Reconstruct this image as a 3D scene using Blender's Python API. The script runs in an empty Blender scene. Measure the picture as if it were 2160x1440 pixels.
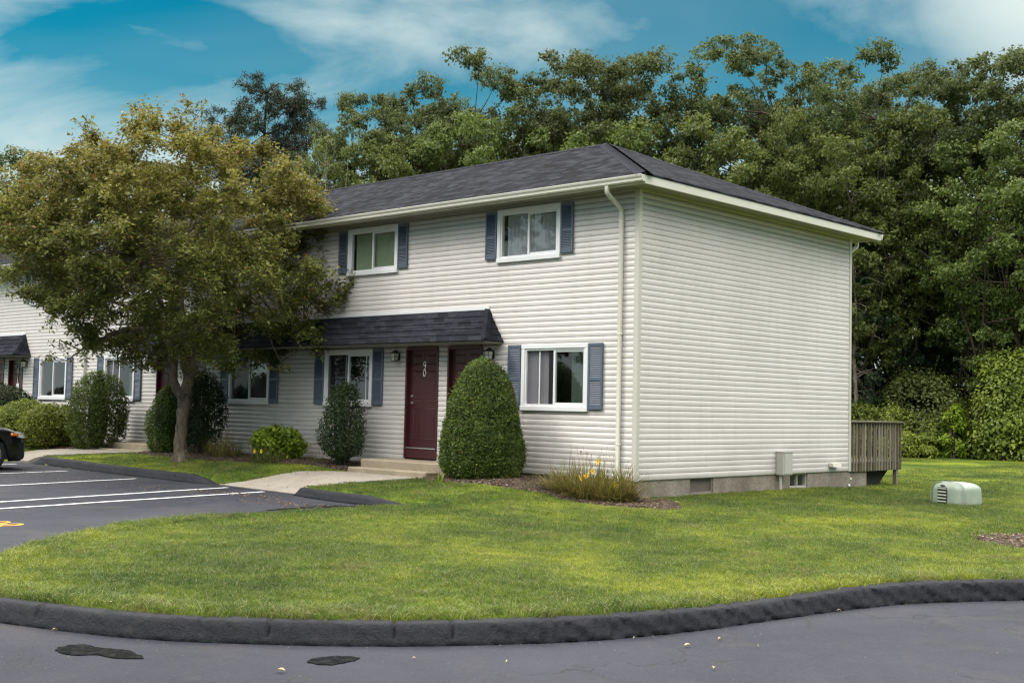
import bpy, math, random
import numpy as np
from mathutils import Matrix, Vector
R = math.radians
rng = np.random.default_rng(7)
random.seed(7)
sc = bpy.context.scene
col = sc.collection

# ------------------------------------------------------------------ camera
CP = dict(cx=13.106, cy=-17.198, cz=1.218, yaw=0.753, pitch=0.054, roll=0.021, f=2590.8)
_c, _s = math.cos(CP['yaw']), math.sin(CP['yaw'])
FWD = np.array([-_s*math.cos(CP['pitch']), _c*math.cos(CP['pitch']), math.sin(CP['pitch'])])
RT = np.array([_c, _s, 0.]); UP = np.cross(RT, FWD)
_a, _b = math.cos(CP['roll']), math.sin(CP['roll'])
RT, UP = _a*RT+_b*UP, -_b*RT+_a*UP
CAM = np.array([CP['cx'], CP['cy'], CP['cz']])
cam = bpy.data.objects.new('camera', bpy.data.cameras.new('camera'))
col.objects.link(cam)
m = Matrix.Identity(4)
for i in range(3):
    m[i][0], m[i][1], m[i][2], m[i][3] = RT[i], UP[i], -FWD[i], CAM[i]
cam.matrix_world = m
cam.data.sensor_width = 36; cam.data.lens = CP['f']/2160*36
cam.data.clip_start = .1; cam.data.clip_end = 3000
sc.camera = cam

def at(px, py, dep):
    d = FWD+RT*(px-1080)/CP['f']+UP*(720-py)/CP['f']
    return CAM+d*dep

# ------------------------------------------------------------------ mesh helpers
def npmesh(name, V, F, mats, parent=None, smooth=False, midx=None):
    """V (N,3), F list of (M,k) arrays or one array"""
    if not isinstance(F, (list, tuple)): F = [F]
    V = np.asarray(V, np.float32)
    me = bpy.data.meshes.new(name)
    me.vertices.add(len(V)); me.vertices.foreach_set('co', V.ravel())
    loops = np.concatenate([np.asarray(f, np.int32).ravel() for f in F if len(f)])
    tot = np.concatenate([np.full(len(f), np.asarray(f).shape[1], np.int32) for f in F if len(f)])
    st = np.concatenate([[0], np.cumsum(tot)[:-1]]).astype(np.int32)
    me.loops.add(len(loops)); me.loops.foreach_set('vertex_index', loops)
    me.polygons.add(len(tot)); me.polygons.foreach_set('loop_start', st); me.polygons.foreach_set('loop_total', tot)
    if smooth: me.polygons.foreach_set('use_smooth', np.ones(len(tot), bool))
    if midx is not None: me.polygons.foreach_set('material_index', np.asarray(midx, np.int32))
    me.update(calc_edges=True); me.validate()
    for mt in (mats if isinstance(mats, (list, tuple)) else [mats]): me.materials.append(mt)
    o = bpy.data.objects.new(name, me); col.objects.link(o)
    if parent is not None: o.parent = parent
    return o

class MB:
    def __init__(s): s.v = []; s.q = []; s.t = []; s.n = 0; s.poly = []
    def add(s, vs, fs):
        b = s.n; s.v += [tuple(map(float, v)) for v in vs]; s.n += len(vs)
        for f in fs: s.poly.append([i+b for i in f])
        return s
    def box(s, x0, x1, y0, y1, z0, z1):
        vs = [(x, y, z) for z in (z0, z1) for y in (y0, y1) for x in (x0, x1)]
        return s.add(vs, [(0, 2, 3, 1), (4, 5, 7, 6), (0, 1, 5, 4), (2, 6, 7, 3), (0, 4, 6, 2), (1, 3, 7, 5)])
    def bbox(s, x0, x1, y0, y1, z0, z1, b=.005):
        """box with chamfered edges"""
        c = [(x0+x1)/2, (y0+y1)/2, (z0+z1)/2]; h = [(x1-x0)/2, (y1-y0)/2, (z1-z0)/2]
        b = min(b, min(h)*.9)
        vs = []; idx = {}
        for sx in (-1, 1):
            for sy in (-1, 1):
                for sz in (-1, 1):
                    for ax in range(3):
                        p = [h[0]-b, h[1]-b, h[2]-b]; p[ax] += b
                        idx[(sx, sy, sz, ax)] = len(vs)
                        vs.append((c[0]+sx*p[0], c[1]+sy*p[1], c[2]+sz*p[2]))
        fs = []
        S = (-1, 1)
        for ax in range(3):
            o1, o2 = [a for a in range(3) if a != ax]
            for sg in S:
                f = []
                for (a, b2) in ((-1, -1), (1, -1), (1, 1), (-1, 1)):
                    k = [0, 0, 0]; k[ax] = sg; k[o1] = a; k[o2] = b2
                    f.append(idx[(*k, ax)])
                fs.append(f)
            for a in S:
                for b2 in S:
                    f = []
                    for (sg, axx) in ((-1, o1), (1, o1), (1, o2), (-1, o2)):
                        k = [0, 0, 0]; k[ax] = sg; k[o1] = a; k[o2] = b2
                        f.append(idx[(*k, axx)])
                    fs.append(f)
        for k in [(x, y, z) for x in S for y in S for z in S]:
            fs.append([idx[(*k, a)] for a in range(3)])
        return s.add(vs, fs)
    def tube(s, pts, rad, n=8, cap=True):
        pts = [np.array(p, float) for p in pts]
        if np.isscalar(rad): rad = [rad]*len(pts)
        rings = []; prev = None
        for i, p in enumerate(pts):
            t = pts[min(i+1, len(pts)-1)]-pts[max(i-1, 0)]
            t = t/(np.linalg.norm(t)+1e-9)
            if prev is None:
                a = np.array([0, 0, 1.]) if abs(t[2]) < .9 else np.array([1., 0, 0])
                u = np.cross(t, a)
            else: u = prev-t*(prev@t)
            u /= np.linalg.norm(u)+1e-9; w = np.cross(t, u); prev = u
            rings.append([p+rad[i]*(math.cos(2*math.pi*k/n)*u+math.sin(2*math.pi*k/n)*w) for k in range(n)])
        vs = [q for r in rings for q in r]; fs = []
        for i in range(len(pts)-1):
            for k in range(n):
                fs.append((i*n+k, i*n+(k+1) % n, (i+1)*n+(k+1) % n, (i+1)*n+k))
        if cap: fs += [tuple(range(n))[::-1], tuple((len(pts)-1)*n+k for k in range(n))]
        return s.add(vs, fs)
    def extrude(s, prof, axis, a0, a1, cap=True):
        """closed profile of (u,v) pairs extruded along axis: 'x' -> (a,u,v), 'y' -> (u,a,v), 'z' -> (u,v,a)"""
        f = {'x': lambda a, u, v: (a, u, v), 'y': lambda a, u, v: (u, a, v), 'z': lambda a, u, v: (u, v, a)}[axis]
        n = len(prof)
        vs = [f(a, u, v) for a in (a0, a1) for u, v in prof]
        fs = [(k, (k+1) % n, n+(k+1) % n, n+k) for k in range(n)]
        if cap: fs += [tuple(range(n))[::-1], tuple(range(n, 2*n))]
        return s.add(vs, fs)
    def build(s, name, mat, parent=None, smooth=False):
        me = bpy.data.meshes.new(name); me.from_pydata(s.v, [], s.poly)
        me.update()
        import bmesh
        bm = bmesh.new(); bm.from_mesh(me); bmesh.ops.recalc_face_normals(bm, faces=bm.faces); bm.to_mesh(me); bm.free()
        if smooth:
            for p in me.polygons: p.use_smooth = True
            try: me.set_sharp_from_angle(angle=R(38))
            except Exception: pass
        me.materials.append(mat)
        o = bpy.data.objects.new(name, me); col.objects.link(o)
        if parent is not None: o.parent = parent
        return o

def tag(o, label=None, cat=None, group=None, kind=None):
    if label: o['label'] = label
    if cat: o['category'] = cat
    if group: o['group'] = group
    if kind: o['kind'] = kind
    return o
def empty(name, loc=(0, 0, 0), rz=0):
    o = bpy.data.objects.new(name, None); col.objects.link(o)
    o.location = loc; o.rotation_euler = (0, 0, rz); o.empty_display_size = .2
    return o

# ------------------------------------------------------------------ material helpers
class NT:
    def __init__(s, name):
        s.m = bpy.data.materials.new(name); s.m.use_nodes = True
        s.t = s.m.node_tree; s.t.nodes.clear()
        s.out = s.n('ShaderNodeOutputMaterial')
    def n(s, typ, **kw):
        nd = s.t.nodes.new(typ)
        for k, v in kw.items():
            if k.startswith('_'): setattr(nd, k[1:], v)
            else:
                key = k.replace('__', ' ')
                s.set(nd.inputs[key], v)
        return nd
    def set(s, sock, v):
        if isinstance(v, bpy.types.NodeSocket): s.t.links.new(v, sock)
        elif isinstance(v, bpy.types.Node): s.t.links.new(v.outputs[0], sock)
        elif isinstance(v, (tuple, list)) and len(v) == 3 and sock.type == 'RGBA': sock.default_value = (*v, 1)
        else: sock.default_value = v
    def pos(s, obj=False):
        if obj: return s.n('ShaderNodeTexCoord').outputs['Object']
        return s.n('ShaderNodeNewGeometry').outputs['Position']
    def noise(s, vec, scale, detail=4, rough=.55, dist=0, sc3=None):
        if sc3 is not None:
            vec = s.n('ShaderNodeMapping', Vector=vec, Scale=sc3).outputs[0]
        return s.n('ShaderNodeTexNoise', Vector=vec, Scale=float(scale), Detail=float(detail), Roughness=rough, Distortion=float(dist)).outputs[0]
    def ramp(s, fac, stops, interp='LINEAR'):
        nd = s.n('ShaderNodeValToRGB'); s.set(nd.inputs[0], fac); cr = nd.color_ramp; cr.interpolation = interp
        while len(cr.elements) < len(stops): cr.elements.new(.5)
        for e, (p, c) in zip(cr.elements, stops):
            e.position = p; e.color = (*(c if isinstance(c, (tuple, list)) else (c, c, c)), 1)
        return nd.outputs[0]
    def mix(s, fac, a, b, typ='MIX'):
        nd = s.n('ShaderNodeMix', _data_type='RGBA', _blend_type=typ)
        s.set(nd.inputs[0], fac); s.set(nd.inputs[6], a); s.set(nd.inputs[7], b)
        return nd.outputs[2]
    def math(s, op, a, b=0., c=0.):
        nd = s.n('ShaderNodeMath', _operation=op)
        s.set(nd.inputs[0], a); s.set(nd.inputs[1], b)
        if op in ('MULTIPLY_ADD', 'SMOOTH_MIN'): s.set(nd.inputs[2], c)
        return nd.outputs[0]
    def bump(s, h, strength=.3, dist=.01):
        return s.n('ShaderNodeBump', Height=h, Strength=strength, Distance=dist).outputs[0]
    def bsdf(s, color, rough=.6, metal=0., normal=None, spec=.5, **kw):
        b = s.n('ShaderNodeBsdfPrincipled')
        s.set(b.inputs['Base Color'], color); s.set(b.inputs['Roughness'], rough); s.set(b.inputs['Metallic'], metal)
        s.set(b.inputs['Specular IOR Level'], spec)
        if normal is not None: s.set(b.inputs['Normal'], normal)
        for k, v in kw.items(): s.set(b.inputs[k.replace('__', ' ')], v)
        return b
    def done(s, sh, disp=None):
        s.t.links.new(sh.outputs[0], s.out.inputs[0]); return s.m

def simple(name, c, rough=.6, var=.12, scale=3., bump=0., bscale=60, metal=0., spec=.5, sc3=None, obj=False):
    t = NT(name); p = t.pos(obj)
    n = t.noise(p, scale, 5, .6, 0, sc3)
    n2 = t.noise(p, scale*9, 3, .6)
    f = t.math('MULTIPLY_ADD', n2, .4, t.math('MULTIPLY', n, .6))
    colr = t.ramp(f, [(.25, tuple(x*(1-var) for x in c)), (.75, tuple(min(1, x*(1+var)) for x in c))])
    nm = t.bump(t.noise(p, bscale, 4), bump, .01) if bump else None
    return t.done(t.bsdf(colr, rough, metal, nm, spec))

def leafmat(name, dark, mid, light, trans=.25, rough=.5, accent=None, patch=.5, pscale=.5):
    """leaf colour: random per leaf plus soft clumps of lighter and darker growth"""
    t = NT(name)
    ri = t.n('ShaderNodeNewGeometry').outputs['Random Per Island']
    p = t.pos(True)
    n = t.noise(p, pscale, 3, .6)
    f = t.math('ADD', t.math('MULTIPLY', ri, 1-patch), t.math('MULTIPLY', t.math('MULTIPLY_ADD', n, 2.2, -.6), patch))
    st = [(.05, dark), (.5, mid), (.95, light)]
    c = t.ramp(f, st)
    if accent is not None:
        c = t.mix(t.math('GREATER_THAN', ri, accent[0]), c, accent[1])
    oi = t.n('ShaderNodeObjectInfo').outputs['Random']
    hsv = t.n('ShaderNodeHueSaturation', Color=c)
    t.set(hsv.inputs['Hue'], t.math('MULTIPLY_ADD', oi, .03, .485))
    t.set(hsv.inputs['Value'], t.math('MULTIPLY_ADD', oi, .3, .85))
    c = hsv.outputs[0]
    b = t.bsdf(c, rough, 0, None, .22)
    tr = t.n('ShaderNodeBsdfTranslucent', Color=t.mix(.5, c, (light[0]*1.3, light[1]*1.4, light[2]*.8)))
    mx = t.n('ShaderNodeMixShader', Fac=trans)
    t.t.links.new(b.outputs[0], mx.inputs[1]); t.t.links.new(tr.outputs[0], mx.inputs[2])
    return t.done(mx)

# ------------------------------------------------------------------ materials
def m_siding():
    t = NT('vinyl_siding'); p = t.pos()
    n = t.noise(p, .7, 5, .6, 0, (1, 1, 1.6))
    streak = t.noise(p, 1.0, 4, .6, 0, (5, 5, .35))
    fine = t.noise(p, 30, 2)
    c = t.ramp(n, [(.3, (.465, .438, .42)), (.7, (.52, .49, .47))])
    c = t.mix(t.math('MULTIPLY', t.ramp(streak, [(.5, 0.), (.75, 1.)]), .28), c, (.36, .34, .30))
    # algae-grey towards the bottom courses
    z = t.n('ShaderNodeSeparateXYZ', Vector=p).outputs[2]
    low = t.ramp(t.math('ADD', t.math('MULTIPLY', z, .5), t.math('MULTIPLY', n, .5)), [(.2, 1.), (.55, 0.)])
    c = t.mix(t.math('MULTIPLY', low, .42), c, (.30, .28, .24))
    nm = t.bump(fine, .06, .003)
    return t.done(t.bsdf(c, .42, 0, nm, .35))
M = {}
M['siding'] = m_siding()
M['white'] = simple('white_vinyl', (.68, .68, .70), .35, .05, 2.)
M['cream'] = simple('cream_aluminium', (.60, .575, .51), .38, .08, 1.2)
M['trim'] = simple('trim_vinyl', (.50, .47, .43), .4, .06, 1.)
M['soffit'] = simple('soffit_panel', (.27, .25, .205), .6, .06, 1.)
M['shutter'] = simple('blue_grey_shutter', (.082, .103, .145), .45, .12, 2.)
M['maroon'] = simple('maroon_paint', (.052, .012, .0145), .38, .12, 1.5)
M['silver'] = simple('brushed_metal', (.7, .69, .66), .25, .05, 3., metal=.9)
M['digit'] = simple('number_metal', (.75, .72, .70), .35, .05, 3., metal=.2)
M['black'] = simple('black_metal', (.015, .015, .016), .4, .1, 3.)
M['greybox'] = simple('grey_metal_box', (.42, .40, .37), .45, .06, 2.)
M['interior'] = simple('dark_interior', (.035, .036, .037), .9, .3, 1.)
M['blind'] = simple('vertical_blind', (.52, .50, .57), .6, .1, 2.)
M['blindgreen'] = simple('green_curtain', (.26, .31, .20), .7, .15, 2.)
M['curtaindark'] = simple('dark_green_curtain', (.09, .12, .10), .7, .15, 2.)
M['screen'] = simple('insect_screen', (.06, .06, .062), .7, .1, 4.)
M['paper'] = simple('white_paper', (.8, .79, .77), .7, .03, 5.)

def m_glass():
    t = NT('window_glass')
    g = t.n('ShaderNodeBsdfGlossy', Roughness=.012); g.inputs['Color'].default_value = (.92, .96, .97, 1)
    g.inputs['Normal'].default_value = (0, 0, 0)
    bp = t.bump(t.noise(t.pos(), 1.3, 1), .05, .02); t.set(g.inputs['Normal'], bp)
    tr = t.n('ShaderNodeBsdfTransparent'); tr.inputs['Color'].default_value = (.82, .86, .85, 1)
    lw = t.n('ShaderNodeLayerWeight', Blend=.5).outputs['Facing']
    f = t.math('MULTIPLY_ADD', t.math('POWER', lw, 4.), .75, .10)
    mx = t.n('ShaderNodeMixShader', Fac=f)
    t.t.links.new(tr.outputs[0], mx.inputs[1]); t.t.links.new(g.outputs[0], mx.inputs[2])
    return t.done(mx)
M['glass'] = m_glass()
def m_screenmesh():
    t = NT('screen_mesh')
    d = t.n('ShaderNodeBsdfDiffuse'); d.inputs['Color'].default_value = (.05, .05, .055, 1)
    tr = t.n('ShaderNodeBsdfTransparent')
    mx = t.n('ShaderNodeMixShader', Fac=.45)
    t.t.links.new(tr.outputs[0], mx.inputs[1]); t.t.links.new(d.outputs[0], mx.inputs[2])
    return t.done(mx)
M['mesh'] = m_screenmesh()

def m_shingle(name, ux, uy, dark=1., tw=.5):
    """asphalt shingles: rows along the slope, tabs with their own tone. ux, uy: vectors giving the along-row and up-slope coordinates"""
    t = NT(name); p = t.pos()
    def dot(v):
        n = t.n('ShaderNodeVectorMath', _operation='DOT_PRODUCT'); t.set(n.inputs[0], p); n.inputs[1].default_value = v
        return n.outputs['Value']
    U, V = dot(ux), dot(uy)
    cv = t.n('ShaderNodeCombineXYZ', X=U, Y=V).outputs[0]
    br = t.n('ShaderNodeTexBrick', Vector=cv, Scale=1., Mortar__Size=.004, Brick__Width=.30, Row__Height=.14)
    br.offset = .37; br.offset_frequency = 2; br.squash = .6; br.squash_frequency = 3
    br.inputs['Color1'].default_value = (0, 0, 0, 1); br.inputs['Color2'].default_value = (1, 1, 1, 1)
    br.inputs['Mortar'].default_value = (.1, .1, .1, 1); br.inputs['Bias'].default_value = 0
    tone = t.n('ShaderNodeSeparateColor', Color=br.outputs[0]).outputs[0]
    wob = t.noise(cv, 1.1, 4)
    gran = t.noise(cv, 90, 3)
    blot = t.noise(cv, 7, 3, .6, 0, (1, 2.2, 1))
    f = t.math('ADD', t.math('MULTIPLY_ADD', tone, tw, (.5-tw)*.5), t.math('ADD', t.math('MULTIPLY', wob, .12), t.math('MULTIPLY', blot, .38)))
    k = dark
    c = t.ramp(f, [(.25, (.018*k, .018*k, .025*k)), (.5, (.056*k, .061*k, .086*k)), (.72, (.155*k, .16*k, .20*k))])
    c = t.mix(.25, c, t.ramp(gran, [(.3, (.02*k, .02*k, .025*k)), (.7, (.14*k, .14*k, .15*k))]))
    row = t.math('FRACT', t.math('DIVIDE', V, .14))
    edge = t.ramp(row, [(0., .0), (.10, 1.), (1., .55)])
    h = t.math('ADD', t.math('MULTIPLY', edge, .6), t.math('MULTIPLY', tone, .5))
    h = t.math('ADD', h, t.math('MULTIPLY', gran, .25))
    return t.done(t.bsdf(c, .95, 0, t.bump(h, .75, .012), .05))

def m_concrete(name, a, b, spec=.3, agg=140):
    t = NT(name); p = t.pos()
    n = t.noise(p, 1.6, 6, .65); n2 = t.noise(p, agg, 3, .7); n3 = t.noise(p, 5, 5, .7, .5)
    c = t.ramp(n, [(.3, a), (.7, b)])
    c = t.mix(t.math('MULTIPLY', t.ramp(n3, [(.5, 0.), (.7, 1.)]), .3), c, tuple(x*.55 for x in a))
    c = t.mix(t.ramp(n2, [(.35, 1.), (.5, 0.)]), c, tuple(x*.6 for x in a))
    nm = t.bump(t.math('ADD', n2, t.math('MULTIPLY', n3, .6)), .45, .008)
    return t.done(t.bsdf(c, .85, 0, nm, spec))
M['foundation'] = m_concrete('poured_concrete', (.16, .13, .105), (.34, .30, .26), agg=40)
M['step'] = m_concrete('exposed_aggregate', (.25, .205, .145), (.36, .30, .22), agg=110)
M['path'] = m_concrete('path_concrete', (.25, .22, .185), (.33, .295, .25), agg=160)

def m_asphalt(name, base, kerb=False):
    t = NT(name); p = t.pos()
    big = t.noise(p, .35, 5, .6, .4); med = t.noise(p, 2.2, 5, .65, .6); fine = t.noise(p, 75, 4, .8); grit = t.noise(p, 32, 5, .75)
    k = base
    c = t.ramp(t.math('ADD', t.math('MULTIPLY', big, .6), t.math('MULTIPLY', med, .4)),
               [(.34, (.032*k, .036*k, .064*k)), (.5, (.058*k, .063*k, .104*k)), (.64, (.112*k, .114*k, .160*k))])
    if not kerb:
        # dusty brown-grey worn places and hairline cracks
        dust = t.ramp(t.noise(p, .9, 4, .6, .8), [(.55, 0.), (.72, 1.)])
        c = t.mix(t.math('MULTIPLY', dust, .45), c, (.060, .050, .044))
        pw = t.n('ShaderNodeVectorMath', _operation='ADD'); t.set(pw.inputs[0], p)
        wn = t.n('ShaderNodeTexNoise', Vector=p, Scale=2.2, Detail=4.)
        t.t.links.new(wn.outputs[1], pw.inputs[1])
        vo = t.n('ShaderNodeTexVoronoi', _feature='DISTANCE_TO_EDGE', Vector=pw.outputs[0], Scale=.55)
        crack = t.ramp(vo.outputs[0], [(0., 1.), (.010, 0.)])
        msk = t.ramp(t.noise(p, .5, 3), [(.44, 0.), (.55, 1.)])
        cr = t.math('MULTIPLY', crack, msk)
        c = t.mix(cr, c, (.012, .012, .014))
    sp = t.ramp(fine, [(.54, 0.), (.68, 1.)])
    c = t.mix(t.math('MULTIPLY', sp, .75), c, (.2*k, .2*k, .23*k))
    c = t.mix(t.math('MULTIPLY', t.ramp(grit, [(.34, 1.), (.45, 0.)]), .7), c, (.010, .010, .014))
    h = t.math('ADD', t.math('MULTIPLY', fine, .7), t.math('MULTIPLY', grit, 1.4))
    if kerb:
        pk = t.n('ShaderNodeVectorMath', _operation='ADD'); t.set(pk.inputs[0], p)
        t.t.links.new(t.n('ShaderNodeTexNoise', Vector=p, Scale=5., Detail=4.).outputs[1], pk.inputs[1])
        vk = t.n('ShaderNodeTexVoronoi', _feature='DISTANCE_TO_EDGE', Vector=pk.outputs[0], Scale=2.6)
        ck_ = t.math('MULTIPLY', t.ramp(vk.outputs[0], [(0., 1.), (.022, 0.)]), t.ramp(t.noise(p, 1.3, 3), [(.42, 0.), (.52, 1.)]))
        c = t.mix(ck_, c, (.004, .004, .005))
        c = t.mix(t.math('MULTIPLY', t.ramp(t.noise(p, 7, 5, .7), [(.55, 0.), (.75, 1.)]), .35), c, (.045, .042, .045))
        h = t.math('ADD', h, t.math('MULTIPLY', t.noise(p, 12, 5, .7, 1.), 2.))
    else: h = t.math('SUBTRACT', h, t.math('MULTIPLY', cr, 2.))
    return t.done(t.bsdf(c, t.ramp(med, [(.3, .62), (.7, .85)]), 0, t.bump(h, .55, .006 if not kerb else .015), .35))
M['asphalt'] = m_asphalt('sealed_asphalt', .30)
M['kerb'] = m_asphalt('asphalt_kerb', .14, True)
M['linepaint'] = simple('white_line_paint', (.72, .72, .74), .6, .12, 6.)
M['yellowpaint'] = simple('yellow_line_paint', (.75, .42, .06), .6, .15, 9.)

GR = dict(d=(.048, .094, .016), m=(.140, .195, .024), l=(.31, .345, .036), b=(.25, .20, .095))
def grass_color(t, p):
    n1 = t.noise(p, .33, 3, .5, .3, (1, 1, 0)); n2 = t.noise(p, 1.5, 4, .6, .3, (1, 1, 0)); n3 = t.noise(p, 9, 3, .6)
    f = t.math('ADD', t.math('MULTIPLY', n1, .46), t.math('ADD', t.math('MULTIPLY', n2, .30), t.math('MULTIPLY', n3, .24)))
    c = t.ramp(f, [(.41, GR['d']), (.51, GR['m']), (.61, GR['l'])])
    st = t.noise(p, 1.1, 6, .7, 0, (1, 1, 0))
    return t.mix(t.math('MULTIPLY', t.ramp(st, [(.56, 0.), (.70, 1.)]), .7), c, GR['b'])
def m_lawn():
    t = NT('lawn_turf'); p = t.pos()
    c = grass_color(t, p)
    n = t.noise(p, 28, 5, .8); n2 = t.noise(p, 6, 4, .7)
    c = t.mix(t.math('MULTIPLY', t.ramp(n, [(.35, 1.), (.6, 0.)]), .6), c, (.02, .03, .009))
    h = t.math('ADD', n, n2)
    return t.done(t.bsdf(c, .9, 0, t.bump(h, .9, .05), .1))
M['lawn'] = m_lawn()
def m_blade():
    t = NT('grass_blade'); p = t.pos()
    c = grass_color(t, p)
    ri = t.n('ShaderNodeNewGeometry').outputs['Random Per Island']
    c = t.mix(t.math('MULTIPLY', ri, .22), c, (.24, .27, .05))
    c = t.mix(t.math('MULTIPLY', t.ramp(t.noise(p, 22, 4, .7), [(.50, 0.), (.64, 1.)]), .6), c, (.03, .056, .010))
    c = t.mix(t.ramp(ri, [(.90, 0.), (.93, .8)]), c, (.28, .23, .12))
    b = t.bsdf(c, .45, 0, None, .4)
    tr = t.n('ShaderNodeBsdfTranslucent', Color=c)
    mx = t.n('ShaderNodeMixShader', Fac=.35)
    t.t.links.new(b.outputs[0], mx.inputs[1]); t.t.links.new(tr.outputs[0], mx.inputs[2])
    return t.done(mx)
M['blade'] = m_blade()
def m_mulch():
    t = NT('bark_mulch'); p = t.pos()
    vo = t.n('ShaderNodeTexVoronoi', Vector=p, Scale=38.); n = t.noise(p, 2, 4)
    cell = t.n('ShaderNodeSeparateColor', Color=vo.outputs['Color']).outputs[0]
    c = t.ramp(cell, [(.1, (.018, .011, .009)), (.5, (.05, .032, .025)), (.85, (.10, .07, .055)), (.97, (.2, .15, .11))])
    c = t.mix(t.ramp(n, [(.5, 0.), (.7, .5)]), c, (.10, .085, .055))
    return t.done(t.bsdf(c, .9, 0, t.bump(t.math('ADD', vo.outputs['Distance'], t.noise(p, 90, 3)), .9, .02), .2))
M['mulch'] = m_mulch()
def m_bark(name, a, b, sx=14, sz=3):
    t = NT(name); p = t.pos(True)
    n = t.noise(p, 1, 5, .7, 1.2, (sx, sx, sz)); n2 = t.noise(p, 5, 4, .6)
    c = t.ramp(t.math('ADD', t.math('MULTIPLY', n, .65), t.math('MULTIPLY', n2, .35)), [(.35, a), (.6, b), (.7, tuple(min(1, x*1.25) for x in b))])
    return t.done(t.bsdf(c, .9, 0, t.bump(n, .9, .03), .2))
M['bark'] = m_bark('bark', (.035, .026, .02), (.20, .16, .125), 9, 3)
M['darkbark'] = m_bark('dark_bark', (.02, .016, .012), (.07, .056, .044), 6, 2)
M['palebark'] = m_bark('pale_twigs', (.10, .085, .07), (.26, .22, .18), 6, 2)
def m_wood():
    t = NT('weathered_wood'); p = t.pos()
    g = t.noise(p, 1, 5, .7, .5, (40, 40, 2)); ri = t.n('ShaderNodeObjectInfo').outputs['Random']
    f = t.math('ADD', t.math('MULTIPLY', g, .6), t.math('MULTIPLY', ri, .4))
    c = t.ramp(f, [(.25, (.085, .072, .052)), (.5, (.17, .15, .115)), (.75, (.29, .26, .21))])
    return t.done(t.bsdf(c, .85, 0, t.bump(g, .5, .005), .2))
M['wood'] = m_wood()

# foliage
M['oak'] = leafmat('oak_leaves', (.020, .031, .012), (.058, .080, .030), (.150, .172, .070), .32, patch=.45, pscale=.35)
M['oak2'] = leafmat('light_oak_leaves', (.032, .047, .014), (.090, .118, .032), (.19, .225, .066), .32, patch=.45, pscale=.35)
M['pine'] = leafmat('pine_needles', (.012, .020, .012), (.024, .038, .020), (.05, .068, .032), .1, patch=.4, pscale=.5)
M['hemlock'] = leafmat('hemlock_needles', (.013, .027, .014), (.028, .050, .022), (.06, .088, .038), .15, patch=.5, pscale=.5)
M['brush'] = leafmat('brush_leaves', (.035, .058, .014), (.14, .19, .034), (.33, .38, .065), .32, patch=.45, pscale=.6)
M['orn'] = leafmat('small_tree_leaves', (.036, .046, .010), (.082, .092, .021), (.17, .165, .045), .25, patch=.5, pscale=.7, accent=(.965, (.22, .105, .04)))
def m_orn():
    """greener below, bronzed new growth towards the top of the crown"""
    t = NT('bronze_green_leaves'); ri = t.n('ShaderNodeNewGeometry').outputs['Random Per Island']; p = t.pos(True)
    n = t.noise(p, .9, 3, .6)
    z = t.n('ShaderNodeSeparateXYZ', Vector=p).outputs[2]
    f = t.math('ADD', t.math('MULTIPLY', ri, .55), t.math('MULTIPLY', t.math('MULTIPLY_ADD', n, 2.2, -.6), .45))
    lo = t.ramp(f, [(.05, (.055, .070, .016)), (.5, (.148, .178, .042)), (.95, (.35, .37, .10))])
    hi = t.ramp(f, [(.05, (.07, .062, .012)), (.5, (.178, .158, .032)), (.95, (.35, .32, .075))])
    h = t.ramp(t.math('ADD', t.math('MULTIPLY', z, .125), t.math('MULTIPLY', n, .35)), [(.62, 0.), (1.0, .9)])
    c = t.mix(h, lo, hi)
    c = t.mix(t.math('MULTIPLY', t.math('GREATER_THAN', ri, .975), .7), c, (.30, .12, .05))
    b = t.bsdf(c, .48, 0, None, .35); tr = t.n('ShaderNodeBsdfTranslucent', Color=c)
    mx = t.n('ShaderNodeMixShader', Fac=.46)
    t.t.links.new(b.outputs[0], mx.inputs[1]); t.t.links.new(tr.outputs[0], mx.inputs[2])
    return t.done(mx)
M['orn'] = m_orn()
M['yew'] = leafmat('yew_needles', (.018, .030, .006), (.055, .085, .016), (.17, .22, .035), .2, patch=.42, pscale=2.2, accent=(.975, (.12, .07, .03)))
M['darkyew'] = leafmat('dark_yew_needles', (.010, .020, .008), (.024, .040, .014), (.06, .085, .025), .15, patch=.4, pscale=1.5)
M['azalea'] = leafmat('azalea_leaves', (.045, .065, .012), (.12, .155, .026), (.27, .29, .05), .3, patch=.4, pscale=1.5)
M['lime'] = leafmat('lime_leaves', (.05, .085, .012), (.15, .22, .02), (.33, .40, .035), .3, patch=.35, pscale=3.)
M['strap'] = leafmat('daylily_leaves', (.05, .065, .016), (.14, .14, .04), (.34, .27, .10), .2, patch=.3, pscale=3.)
M['strapgreen'] = leafmat('green_strap_leaves', (.04, .065, .015), (.09, .12, .03), (.18, .17, .06), .2, patch=.3, pscale=3.)
M['petal'] = simple('yellow_petal', (.85, .50, .02), .5, .1, 20.)
M['core'] = simple('near_black', (.012, .014, .007), .95, .3, 8.)  # near-black fill: shrub cores, some blinds, shade panel under the deck

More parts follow.
